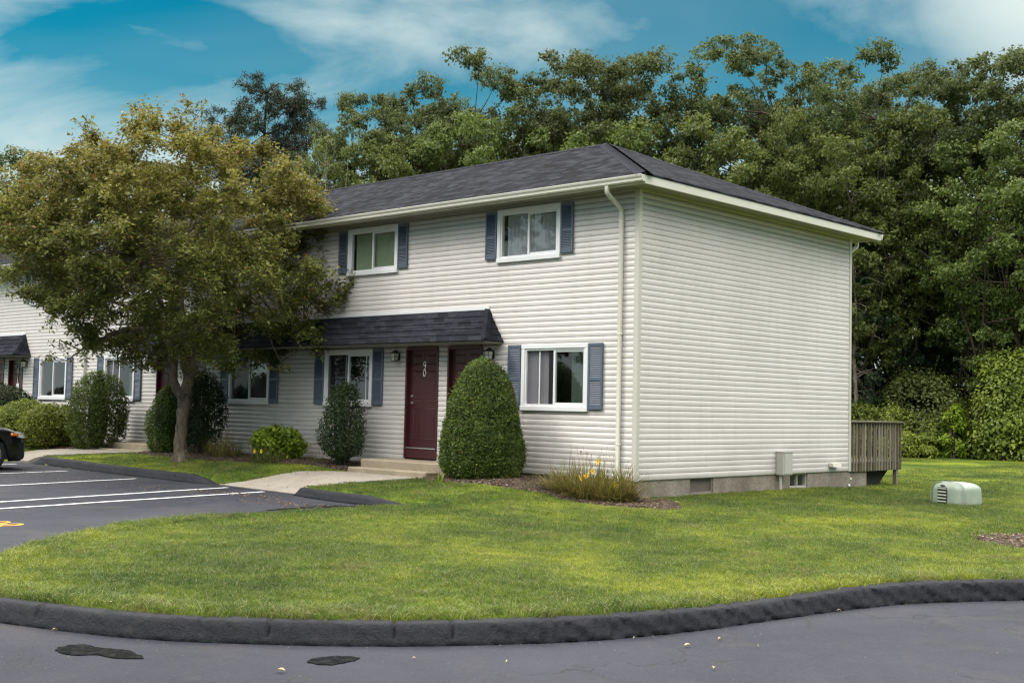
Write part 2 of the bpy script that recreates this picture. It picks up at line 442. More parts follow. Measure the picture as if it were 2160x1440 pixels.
# ------------------------------------------------------------------ terrain functions
def sstep(a, b, x):
    t = np.clip((x-a)/(b-a), 0, 1); return t*t*(3-2*t)
WX = [-400, -30, -17, -9, -7.4, -6.4, -4, -3, -1.9, -.9, 0, .6, 400]
WZ = [-.05, -.05, -.08, -.03, -.05, -.15, -.15, -.10, -.08, -.20, -.32, -.34, -.34]
def hash2(x, y): return np.sin(x*1.7+np.sin(y*1.3)*1.1)*np.cos(y*2.1+np.sin(x*.9))
def lawn_z(x, y):
    x = np.asarray(x, float); y = np.asarray(y, float)
    wall = np.interp(x, WX, WZ)
    base = -.34-.05*sstep(0, 8, y)+.02*hash2(x*.5, y*.5)*sstep(-12, -9, y)*(1-sstep(-5, -3, y))
    strip = np.interp(x, [-400, -5, -1, 3], [-.26, -.26, -.29, -.34])
    base = np.where(y < -3.6, base, base+(strip+.34)*sstep(-5.5, -3.6, y)*(y < 3))
    base = base+(strip+.34)*sstep(-5.5, -3.6, y)*(y < -3.6)*(1-sstep(-2.5, -1., x))*0
    w = sstep(-3.6, -.9, y)*(1-sstep(.0, 2., x))*(1-sstep(6, 8, y))
    z = base*(1-w)+wall*w
    m1 = sstep(-8.1, -7.8, x)*(1-sstep(-5.0, -4.6, x)); m2 = sstep(-19.4, -19., x)*(1-sstep(-16.7, -16.3, x))
    dip = np.clip(m1+m2, 0, 1)*(1-sstep(-3.5, -1.9, y))*(y > -6)*(x < 0)
    return z*(1-dip)+(asph_z(x, y)-.012)*dip
def asph_z(x, y):
    x = np.asarray(x, float); y = np.asarray(y, float)
    f = -.42+.013*(y+3.5)
    f = np.clip(f, -.5, -.40)
    w = sstep(-1., 3.5, x)
    return f*(1-w)+(-.5)*w

# lawn outline: outer base of the kerbs (the lawn lies inside)
PEN = [(-1.5, -3.9), (-1.8, -4.5), (-1.8, -5.4), (-1.7, -6.6), (-1.5, -8.1), (-1.0, -9.45), (-.1, -10.65), (.95, -11.8), (1.7, -12.6), (2.4, -12.98), (3.1, -13.07)]
FRONT = [(3.1, -13.1), (3.82, -12.92), (4.98, -12.5), (5.81, -11.9), (6.45, -11.26), (6.92, -10.6), (7.2, -10.1), (7.47, -9.29), (7.63, -8.32), (7.79, -7.27), (8.05, -6.3), (8.7, -5.2), (10.0, -3.6), (13, -.6), (18, 4), (30, 15), (60, 42)]
KERB2 = [(-16.6, -2.95), (-14.9, -3.05), (-12.45, -3.27), (-10.4, -3.38), (-8.6, -3.46), (-7.75, -3.42)]
KERB3 = [(-4.85, -3.70), (-3.8, -3.93), (-2.8, -4.02), (-2.05, -3.99), (-1.4, -3.82)]
def smooth_path(P, step=.12, closed=False):
    P = np.array(P, float)
    t = np.arange(len(P)); out = []
    for i in range(len(P)-1):
        p0 = P[max(i-1, 0)]; p1 = P[i]; p2 = P[i+1]; p3 = P[min(i+2, len(P)-1)]
        n = max(2, int(np.linalg.norm(p2-p1)/step))
        for k in range(n):
            u = k/n
            out.append(.5*((2*p1)+(-p0+p2)*u+(2*p0-5*p1+4*p2-p3)*u*u+(-p0+3*p1-3*p2+p3)*u**3))
    out.append(P[-1]); return np.array(out)
SF = smooth_path(PEN[:-1]+FRONT, .15)
POLY = np.array(list(map(tuple, SF))+[(400, 380), (400, 800), (-600, 800), (-600, -2.9), (-16.6, -2.95), (-14.9, -3.05), (-12.45, -3.27), (-10.4, -3.38), (-8.6, -3.46), (-7.75, -3.38), (-5.2, -3.4), (-4.85, -3.70), (-3.8, -3.93), (-2.8, -4.02), (-2.05, -3.99)])
def inside(x, y, P=POLY):
    x = np.asarray(x); y = np.asarray(y); r = np.zeros(x.shape, bool)
    j = len(P)-1
    for i in range(len(P)):
        xi, yi = P[i]; xj, yj = P[j]
        c = ((yi > y) != (yj > y))
        with np.errstate(divide='ignore', invalid='ignore'):
            xs = (xj-xi)*(y-yi)/((yj-yi) if yj != yi else 1e-9)+xi
        r ^= c & (x < xs); j = i
    return r

def grid(xs, ys):
    X, Y = np.meshgrid(xs, ys, indexing='ij')
    nx, ny = X.shape
    i = np.arange(nx*ny).reshape(nx, ny)
    F = np.stack([i[:-1, :-1], i[1:, :-1], i[1:, 1:], i[:-1, 1:]], -1).reshape(-1, 4)
    return X.ravel(), Y.ravel(), F
def spread(lo, hi, a, b, d, far=10):
    mid = np.arange(a, b+1e-6, d)
    l = a-np.geomspace(d, a-lo, far)[::-1]; h = b+np.geomspace(d, hi-b, far)
    return np.concatenate([l, mid, h])
xs = spread(-900, 900, -20, 10, .10, 26); ys = spread(-900, 900, -14, 0, .10, 26)
X, Y, F = grid(xs, ys)
Z = lawn_z(X, Y)
ins = inside(X, Y)
near = np.full(X.shape, 9.)
_kp = np.concatenate([smooth_path(PEN[:-1]+FRONT, .1), smooth_path(KERB2, .1), smooth_path(KERB3, .1)])
_m = (X > -17) & (X < 13) & (Y > -14) & (Y < 1); _xx, _yy = X[_m], Y[_m]; _d = np.full(_xx.shape, 9.)
for _p in _kp: _d = np.minimum(_d, np.hypot(_xx-_p[0], _yy-_p[1]))
near[_m] = _d
Z = np.where(ins, Z-.14*(near < .17), asph_z(X, Y)-.22)
# dip under far asphalt only where asphalt exists (within 70 m); beyond it the verge comes back up
farr = (~ins) & ((np.abs(X) > 75) | (Y < -75))
Z = np.where(farr, -.4, Z)
lawn = npmesh('ground', np.stack([X, Y, Z], 1), F, M['lawn'], smooth=True); tag(lawn, kind='structure')
# asphalt: road and car park in one sheet
xs = spread(-70, 70, -20, 12, .4, 14); ys = spread(-70, 60, -16, 0, .4, 14)
X, Y, F = grid(xs, ys)
INN = np.array([(-400, -2.6), (-16.2, -2.75), (-12.4, -3.05), (-7.7, -3.15), (-5.2, -3.1), (-4.2, -3.6), (-1.6, -3.85), (-1.6, -5.2), (-1.52, -6.5), (-1.32, -8.1), (-.85, -9.35), (.05, -10.5), (1.1, -11.6), (1.85, -12.4), (2.5, -12.75), (3.1, -12.85), (4.8, -12.3), (6.3, -11.1), (7.3, -9.3), (7.6, -7.4), (7.9, -6.3), (8.6, -5.1), (12.9, -.4), (60, 43), (300, 260), (300, 400), (-400, 400)])
deep = inside(X, Y, INN)
fc = F[~np.all(deep[F], axis=1)]
roads = npmesh('asphalt_road', np.stack([X, Y, asph_z(X, Y)], 1), fc, M['asphalt'], smooth=True)
tag(roads, kind='structure')

# ------------------------------------------------------------------ kerbs
def kerb(name, P, zout, zin_f, h_end=(0, 0), rough=.006, cracks=(), roughf=None, step=.05, width=.20, seed=1):
    S = smooth_path(P, step); n = len(S)
    T = np.gradient(S, axis=0); T /= np.linalg.norm(T, axis=1)[:, None]+1e-9
    N = np.stack([-T[:, 1], T[:, 0]], 1)       # left of travel = towards the lawn
    L = np.concatenate([[0], np.cumsum(np.linalg.norm(np.diff(S, axis=0), axis=1))]); tot = L[-1]
    # (offset towards lawn, fraction of height)
    prof = [(-.004, -.35), (.0, .0), (-.006, .10), (.010, .30), (.020, .52), (.032, .74), (.046, .91), (.068, .985), (.12, 1.0), (width-.02, .97), (width, .72), (width+.01, -.4)]
    r = np.random.default_rng(seed); V = []
    ph = r.random(8)*9
    for i in range(n):
        zo = float(zout(*S[i])); zi = float(zin_f(*(S[i]+N[i]*.20)))+.004
        hh = zi-zo
        e = 1.
        if h_end[0] and L[i] < h_end[0]: e = .12+.88*(L[i]/h_end[0])
        if h_end[1] and tot-L[i] < h_end[1]: e = .12+.88*((tot-L[i])/h_end[1])
        ck = 0
        for c in cracks:
            ck = max(ck, math.exp(-((L[i]-c)/.010)**2))
        rf = rough*(1+(roughf(L[i]) if roughf else 0))
        for j, (o, fz) in enumerate(prof):
            w1 = math.sin(L[i]*9+ph[0]+j*.9)*math.sin(L[i]*3.1+ph[1])*.6+math.sin(L[i]*23+ph[2]+j*1.7)*.4+math.sin(L[i]*47+ph[3]+j*2.3)*.5*math.sin(L[i]*5.3+j)
            d = rf*w1+(r.random()-.5)*rf*1.1
            oo = o+d+(ck*.035 if 3 < j < 11 else 0); zz = zo+hh*fz*e+d*.6-(ck*.02 if j > 3 and j < 11 else 0)
            V.append((S[i, 0]+N[i, 0]*oo, S[i, 1]+N[i, 1]*oo, zz))
    k = len(prof); idx = np.arange(n*k).reshape(n, k)
    F = np.stack([idx[:-1, :-1], idx[:-1, 1:], idx[1:, 1:], idx[1:, :-1]], -1).reshape(-1, 4)
    caps = [list(idx[0]), list(idx[-1][::-1])]
    o = npmesh(name, V, [F, np.array(caps)], M['kerb'], smooth=True)
    tag(o, kind='structure'); return o
fr = smooth_path(FRONT[:12], .05)
kerb('kerb', PEN[:-1]+FRONT, asph_z, lawn_z, rough=.006, cracks=(), step=.05)
bpy.data.objects.remove(bpy.data.objects['kerb'])
_S = smooth_path(PEN[:-1]+FRONT, .05); _L = np.concatenate([[0], np.cumsum(np.linalg.norm(np.diff(_S, axis=0), axis=1))])
def s_at(x, y): return float(_L[np.argmin((_S[:, 0]-x)**2+(_S[:, 1]-y)**2)])
s0 = s_at(6.95, -10.56)
kerb('kerb', PEN[:-1]+FRONT, asph_z, lawn_z, rough=.005, cracks=(s_at(3.3, -13.1), s_at(4.98, -12.5)-.9, s_at(5.4, -12.2), s_at(6.2, -11.5), s_at(6.7, -10.9), s_at(7.35, -9.7), s_at(7.58, -8.6), s_at(7.85, -6.9), s_at(8.4, -5.7), s_at(5.81, -11.9), s_at(6.45, -11.26), s_at(7.19, -10.29), s_at(7.47, -9.29), s_at(7.7, -7.9), s_at(4.2, -12.8)),
     roughf=lambda L: 1.9*min(1, max(0, (L-s0+.3)/.8)), step=.02)
kerb('kerb', KERB2, asph_z, lawn_z, h_end=(.6, .9), rough=.005, cracks=(2.2, 4.1, 6.3, 7.4), seed=2)
kerb('kerb', KERB3, asph_z, lambda x, y: -.275, h_end=(.2, 1.2), rough=.006, cracks=(2.05,), seed=3, width=.2)
bpy.data.objects['kerb.001']
# ------------------------------------------------------------------ draped sheets
def drape(name, poly, zf, off, mat, res=.12, mound=0., wob=0., lab=None, kind='structure'):
    P = np.array(poly, float)
    if wob:
        Q = smooth_path(list(map(tuple, P))+[tuple(P[0])], .12)[:-1]
        a = np.arange(len(Q)); P = Q+wob*np.stack([np.sin(a*1.3)+np.sin(a*.41), np.cos(a*1.1)+np.sin(a*.53)], 1)*.5
    import bmesh
    bm = bmesh.new()
    vs = [bm.verts.new((x, y, 0)) for x, y in P]
    f = bm.faces.new(vs)
    if f.normal.z < 0: f.normal_flip()
    x0, y0 = P.min(0); x1, y1 = P.max(0)
    for a, lo, hi in ((0, x0, x1), (1, y0, y1)):
        c = lo+res
        while c < hi:
            pl = [0, 0, 0]; pl[a] = c; no = [0, 0, 0]; no[a] = 1
            bmesh.ops.bisect_plane(bm, geom=bm.verts[:]+bm.edges[:]+bm.faces[:], plane_co=pl, plane_no=no)
            c += res
    for v in bm.verts:
        z = float(zf(v.co.x, v.co.y))+off
        if mound and not v.is_boundary: z += mound*(.6+.4*math.sin(v.co.x*13)*math.cos(v.co.y*17))+random.random()*mound*.5
        if v.is_boundary and mound: z -= .03
        v.co.z = z
    bm.normal_update()
    if sum(f_.normal.z*f_.calc_area() for f_ in bm.faces) < 0: bmesh.ops.reverse_faces(bm, faces=bm.faces)
    me = bpy.data.meshes.new(name); bm.to_mesh(me); bm.free(); me.materials.append(mat)
    for p in me.polygons: p.use_smooth = True
    o = bpy.data.objects.new(name, me); col.objects.link(o); tag(o, kind=kind)
    return o
MULCH = [
 [(-14.4, -.02), (-6.35, -.02), (-6.35, -.9), (-6.7, -1.15), (-7.3, -1.25), (-8.3, -1.45), (-9.2, -1.7), (-10.3, -1.75), (-11.4, -1.7), (-12.7, -1.6), (-14.1, -1.4)],
 [(-4.1, -.02), (.02, -.02), (.55, .2), (1.3, -.5), (1.75, -1.3), (1.2, -1.65), (.3, -1.6), (-.8, -1.55), (-2.2, -1.75), (-3.4, -1.7), (-4.0, -1.3)],
 [(-23.4, -.02), (-16.6, -.02), (-16.7, -1.0), (-17.6, -1.7), (-19.0, -1.9), (-21, -1.9), (-23.4, -1.6)],
 [(6.55, -1.5), (6.7, -.9), (7.3, -.3), (8.6, -.1), (9.5, -.9), (9.2, -1.9), (8.2, -2.2), (7.2, -2.05)],
]
for P in MULCH:
    o = drape('mulch_bed', P, lawn_z, .018, M['mulch'], .1, .03, .05)
W1 = [(-7.75, -3.32), (-5.0, -3.52), (-4.55, -2.5), (-4.05, -1.24), (-6.4, -1.24), (-6.95, -2.1)]
W2 = [(-18.9, -2.85), (-16.65, -2.98), (-15.9, -2.45), (-15.1, -1.9), (-14.2, -1.28), (-16.7, -1.28), (-17.6, -1.75)]
def slab(name, P, off):
    o = drape(name, P, lawn_z, off, M['path'], .3)
    for p_ in o.data.polygons: p_.use_smooth = False
    md = o.modifiers.new('s', 'SOLIDIFY'); md.thickness = .12; md.offset = -1
    return o
slab('path', W1, .022); slab('path', W2, .022)
# ------------------------------------------------------------------ painted marks
def strip_mark(pts, w, mat, name, off=.004):
    S = smooth_path(pts, .25); T = np.gradient(S, axis=0); T /= np.linalg.norm(T, axis=1)[:, None]
    N = np.stack([-T[:, 1], T[:, 0]], 1); V = []
    for i in range(len(S)):
        ww = w*(1+.12*math.sin(i*2.3))
        for sg in (-.5, .5):
            q = S[i]+N[i]*sg*ww+N[i]*.012*math.sin(i*.9); V.append((q[0], q[1], float(asph_z(*q))+off))
    i = np.arange(len(S)*2).reshape(-1, 2)
    F = np.stack([i[:-1, 0], i[:-1, 1], i[1:, 1], i[1:, 0]], 1)
    return V, F
def marks(name, strips, mat):
    V = []; F = []
    for p, w in strips:
        v, f = strip_mark(p, w, mat, name); F.append(np.array(f)+len(V)); V += v
    o = npmesh(name, V, np.concatenate(F), mat); tag(o, kind='structure'); return o
LX = [(-5.8, -3.65, -5.5), (-7.05, -3.6, -6.55), (-10.25, -3.7, -9.8), (-13.4, -3.6, -13.2), (-16.6, -3.3, -16.5), (-19.8, -3.3, -19.7)]
marks('parking_lines', [([(a, y), ((a+b)/2, -6.8), (b, -9.4)], .11) for a, y, b in LX], M['linepaint'])
# ------------------------------------------------------------------ yellow stencilled number on the asphalt
def arcpts(cx, cy, rx, ry, a0, a1, n=18): return [(cx+rx*math.cos(R(a0+(a1-a0)*k/n)), cy+ry*math.sin(R(a0+(a1-a0)*k/n))) for k in range(n+1)]
def stroke_mesh(name, strokes, w, zf, mat, T, off=.005):
    V = []; F = []
    for st in strokes:
        S = np.array([T(*p) for p in st]); n = len(S)
        D = np.gradient(S, axis=0); D /= np.linalg.norm(D, axis=1)[:, None]+1e-9; N = np.stack([-D[:, 1], D[:, 0]], 1)
        b = len(V)
        for i in range(n):
            for sg in (-.5, .5):
                q = S[i]+N[i]*sg*w; V.append((q[0], q[1], float(zf(*q))+off))
        i = np.arange(n*2).reshape(-1, 2)+b
        F.append(np.stack([i[:-1, 0], i[:-1, 1], i[1:, 1], i[1:, 0]], 1)); off += .0006
    return npmesh(name, V, np.concatenate(F), mat)
eight = [arcpts(.15, .16, .135, .15, 0, 360), arcpts(.15, .44, .11, .13, 0, 360)]
nine = [arcpts(-.22, .42, .12, .14, 0, 360), [(-.10, .42), (-.11, .25), (-.16, .1), (-.24, .0)]]
o = stroke_mesh('parking_number', eight+nine, .055, asph_z, M['yellowpaint'], lambda u, v: (-3.35+u, -10.12+v*1.15), .005)
tag(o, kind='structure')

# ------------------------------------------------------------------ the apartment building
LEN = 39.14; D = 7.73; WT = 5.18; HC = .1016
bld = empty('apartment_building', (0, 0, 0))
tag(bld, 'cream sided two storey apartment building with dark shingle roof, blue grey shutters and maroon doors', 'apartment building')
LW = [(-2.72, -1.08), (-8.70, -7.06), (-12.42, -10.76), (-18.5, -16.85), (-22.33, -20.64), (-28.3, -26.65)]
UW = [(-3.43, -1.80), (-7.99, -6.34), (-13.1, -11.46), (-17.66, -16.03), (-23.1, -21.47), (-27.6, -26.0)]
DR = [(-6.01, -5.02), (-4.76, -3.77), (-14.47, -13.48), (-15.76, -14.77), (-24.41, -23.44), (-25.7, -24.72)]
LZ = (1.175, 2.42); UZ = (4.02, 5.06); DZ = (.14, 2.41)
openings = [(a+.06, b-.06, LZ[0]+.06, LZ[1]-.06) for a, b in LW]+[(a+.06, b-.06, UZ[0]+.06, UZ[1]-.06) for a, b in UW]+[(a+.03, b-.03, DZ[0]-.1, DZ[1]+.02) for a, b in DR]
def siding(name, a0, a1, opens, f, z0=0., z1=WT):
    """f(a, d, z): a along the wall, d outwards"""
    V = []; Q = []
    n = int(round((z1-z0)/HC)); jr = np.random.default_rng(3)
    for k in range(n):
        zb, zt = z0+k*HC, z0+(k+1)*HC
        zm = (zb+zt)/2
        segs = [(a0, a1)]
        for (u, v, p, q) in opens:
            if p < zm < q:
                ns = []
                for (s, e) in segs:
                    if v <= s or u >= e: ns.append((s, e)); continue
                    if u > s: ns.append((s, u))
                    if v < e: ns.append((v, e))
                segs = ns
        for (s, e) in segs:
            # a few lap joints where panels overlap, only visible as fine steps
            cuts = [s]; c = s+jr.random()*3.6
            while c < e: cuts.append(c); c += 3.66
            cuts.append(e)
            for i in range(len(cuts)-1):
                s1, e1 = cuts[i], cuts[i+1]
                if e1-s1 < .02: continue
                dd = .0007*(i % 2); g = .0085
                pr = [(.0135+dd, zb+g), (.0132+dd, zb+g+.03), (.0122+dd, zt), (-.026, zt+.0002), (-.026, zt+g), (.0135, zt+g)]
                if k == n-1: pr = pr[:3]
                w = .0012*math.sin(k*2.1+i)
                b = len(V)
                for a in (s1, e1):
                    for (dp, z) in pr: V.append(f(a, dp+w, z))
                m_ = len(pr)
                for j in range(m_-1): Q.append((b+j, b+m_+j, b+m_+j+1, b+j+1))
    # starter strip and backing behind everything
    b = len(V)
    for a in (a0, a1):
        for (dp, z) in ((-.006, -.01), (.017, -.01), (.019, .0085)): V.append(f(a, dp, z))
    for j in range(2): Q.append((b+j, b+3+j, b+3+j+1, b+j+1))
    return npmesh(name, V, np.array(Q), M['siding'], bld)
siding('wall', -LEN, -.055, openings, lambda a, d, z: (a, -d, z))
siding('wall', .055, D-.055, [], lambda a, d, z: (d, a, z))
mb = MB(); mb.add([(-LEN, D, 0), (-.05, D, 0), (-.05, D, WT), (-LEN, D, WT), (-LEN, 0, 0), (-LEN, 0, WT)], [(0, 1, 2, 3), (0, 4, 5, 3)]); mb.build('wall', M['siding'], bld)
# corner posts
for (x, y, sx, sy) in ((0, 0, 1, -1), (0, D, 1, 1), (-LEN, 0, -1, -1)):
    e = .024; mb = MB()
    P = [(x+sx*e, y+sy*e), (x-sx*.07, y+sy*e), (x-sx*.07, y+sy*.004), (x-sx*.01, y+sy*.004), (x-sx*.01, y-sy*.01), (x+sx*.004, y-sy*.01), (x+sx*.004, y-sy*.07), (x+sx*e, y-sy*.07)]
    mb.extrude(P, 'z', -.012, WT)
    mb.build('corner_trim', M['trim'], bld)
# foundation with basement window openings
fo = MB(); fz = -.9
fo.box(-LEN+.02, 0, .012, .2, fz, -.002)
cuts = [(.02, 1.66), (2.43, 5.22), (5.93, D-.02)]
for a, b in cuts: fo.box(-.2, -.004, a if a > .1 else .2, b, fz, -.002)
for a, b in ((1.66, 2.43), (5.22, 5.93)): fo.box(-.2, -.004, a, b, fz, -.30)
fo.box(-LEN+.02, -.2, D-.2, D-.02, fz, -.002)
fob = fo.build('foundation', M['foundation'], bld)
for i, (a, b) in enumerate(((1.66, 2.43), (5.22, 5.93))):
    w = MB()
    for q in ((a, a+.03, -.30, -.004), (b-.03, b, -.30, -.004), (a+.03, b-.03, -.30, -.27), (a+.03, b-.03, -.03, -.004)):
        w.box(-.12, -.035, q[0], q[1], q[2], q[3])
    if i: w.box(-.11, -.045, (a+b)/2-.012, (a+b)/2+.012, -.27, -.03)
    wo = w.build('basement_window', M['greybox'] if i else M['foundation'], bld)
    if i:
        g = MB().add([(-.09, a+.03, -.27), (-.09, b-.03, -.27), (-.09, b-.03, -.03), (-.09, a+.03, -.03)], [(0, 1, 2, 3)]).build('pane', M['glass'], wo)
        MB().box(-.2, -.19, a, b, -.3, -.004).build('recess', M['interior'], wo)
    else:
        MB().box(-.09, -.07, a+.03, b-.03, -.27, -.03).build('panel', simple('rusty_panel', (.12, .095, .08), .8, .3, 5.), wo)

# windows
def window(a, b, z0, z1, style, seed):
    r = random.Random(seed); cw = .085; y = -.022
    c = MB()
    c.bbox(a, b, -.052, y+.03, z1-cw*.95, z1, .006)          # head casing
    c.bbox(a-.005, b+.005, -.066, y+.03, z0, z0+cw*1.05, .008)       # sill casing
    c.bbox(a+.001, a+cw, -.050, y+.03, z0+cw*1.05+.001, z1-cw*.95-.001, .006)
    c.bbox(b-cw, b-.001, -.050, y+.03, z0+cw*1.05+.001, z1-cw*.95-.001, .006)
    w = c.build('window', M['white'], bld)
    a2, b2, q0, q1 = a+cw, b-cw, z0+cw*1.05, z1-cw*.95
    s = MB(); t = .035
    s.bbox(a2, b2, -.030, .05, q1-t, q1, .004); s.bbox(a2, b2, -.034, .05, q0, q0+t, .004)
    s.bbox(a2, a2+t, -.030, .05, q0+t+.001, q1-t-.001, .004); s.bbox(b2-t, b2, -.030, .05, q0+t+.001, q1-t-.001, .004)
    mid = (a2+b2)/2
    s.bbox(mid-.024, mid+.024, -.026, .03, q0+t+.001, q1-t-.001, .004)
    # sash stiles of the moving leaf
    s.bbox(mid+.025, b2-t-.001, -.012, .02, q1-t-.034, q1-t-.001, .003); s.bbox(mid+.025, b2-t-.001, -.012, .02, q0+t+.001, q0+t+.034, .003)
    if style in ('open', 'half'):
        sx = a2+t+(mid-a2-t)*.42 if style == 'open' else mid-.13
        s.bbox(sx, sx+.03, .005, .028, q0+t+.001, q1-t-.001, .003)
    if style in ('half', 'dark2'): s.bbox(b2-t-.17, b2-t-.145, .022, .034, q0+t+.035, q1-t-.035, .003)
    s.build('sash', M['white'], w)
    MB().add([(a2+t, .007, q0+t), (mid-.024, .007, q0+t), (mid-.024, .007, q1-t), (a2+t, .007, q1-t)], [(0, 1, 2, 3)]).build('pane', M['glass'] if style != 'open' else M['mesh'], w)
    MB().add([(mid+.024, -.003, q0+t), (b2-t, -.003, q0+t), (b2-t, -.003, q1-t), (mid+.024, -.003, q1-t)], [(0, 1, 2, 3)]).build('pane', M['glass'], w)
    if style in ('screen', 'half', 'dark2'):
        MB().add([(a2+t, -.018, q0+t), (mid-.024, -.018, q0+t), (mid-.024, -.018, q1-t), (a2+t, -.018, q1-t)], [(0, 1, 2, 3)]).build('insect_screen', M['mesh'], w)
    # room behind
    rm = MB(); x0, x1, yy, zz0, zz1 = a+.05, b-.05, 1.1, z0+.03, z1-.03
    rm.add([(x0, .0, zz0), (x1, .0, zz0), (x1, .0, zz1), (x0, .0, zz1), (x0, yy, zz0), (x1, yy, zz0), (x1, yy, zz1), (x0, yy, zz1)],
           [(4, 5, 6, 7), (0, 1, 5, 4), (3, 2, 6, 7), (0, 4, 7, 3), (1, 2, 6, 5)])
    rm.build('window_recess', M['interior'], w)
    # vertical blinds
    def slats(u0, u1, gap, ang, mat, yb=.075):
        bl = MB(); x = u0; hw = .044
        while x < u1:
            an = ang+r.uniform(-.06, .06); dx, dy = hw*math.cos(an), hw*math.sin(an)
            bl.add([(x-dx, yb-dy, q0+.03), (x+dx, yb+dy, q0+.03), (x+dx, yb+dy, q1-.06), (x-dx, yb-dy, q1-.06)], [(0, 1, 2, 3)])
            x += gap
        bl.box(u0-.04, u1+.04, yb-.015, yb+.015, q1-.058, q1-.03)
        bl.build('blind', mat, w)
    if style == 'blinds': slats(a2+.16, b2-.05, .10, .95, M['blind'])
    elif style == 'green': slats(a2+.14, b2-.02, .07, .35, M['blindgreen'])
    elif style == 'open': slats(a2+.06, a2+.46, .05, .5, M['blind']); slats(mid+.34, b2-.05, .08, .7, M['curtaindark'], .15)
    elif style == 'screen': slats(a2+.06, b2-.03, .085, .9, M['core' if seed % 2 else 'screen'])
    elif style == 'dark2': slats(a2+.1, a2+.26, .06, .4, M['blind'])
    return w
for i, (a, b) in enumerate(LW): window(a, b, LZ[0], LZ[1], ['open', 'half', 'screen', 'open', 'plain', 'screen'][i], i)
for i, (a, b) in enumerate(UW): window(a, b, UZ[0], UZ[1], ['blinds', 'green', 'blinds', 'screen', 'plain', 'blinds'][i], 10+i)
# shutters
def shutter(x0, z0, z1, w=.335):
    s = MB(); y0, y1 = -.060, -.024; rl = .038
    s.bbox(x0, x0+rl, y0, y1, z0, z1, .004); s.bbox(x0+w-rl, x0+w, y0, y1, z0, z1, .004)
    zc = z0+(z1-z0)*.455
    for a, b in ((z0, z0+.085), (zc-.03, zc+.03), (z1-.06, z1)): s.bbox(x0+rl+.001, x0+w-rl-.001, y0+.002, y1, a, b, .003)
    s.box(x0+rl, x0+w-rl, -.032, -.026, z0+.02, z1-.02)
    for a, b in ((z0+.088, zc-.033), (zc+.033, z1-.063)):
        n = max(6, int(round((b-a)/.032))); h = (b-a)/n
        for k in range(n):
            z = a+k*h
            s.add([(x0+rl, -.056, z+.003), (x0+w-rl, -.056, z+.003), (x0+w-rl, -.036, z+h), (x0+rl, -.036, z+h), (x0+rl, -.034, z+.002), (x0+w-rl, -.034, z+.002)],
                  [(0, 1, 2, 3), (0, 4, 5, 1)])
    return s.build('shutter', M['shutter'], bld)
for (a, b) in LW:
    shutter(a-.335-.012, LZ[0]+.045, LZ[1]-.0, .335); shutter(b+.012, LZ[0]+.045, LZ[1]-.0)
for (a, b) in UW:
    shutter(a-.335-.012, UZ[0]+.085, UZ[1]-.02, .30) if False else shutter(a-.31, UZ[0]+.085, UZ[1]-.02, .30); shutter(b+.012, UZ[0]+.085, UZ[1]-.02, .30)
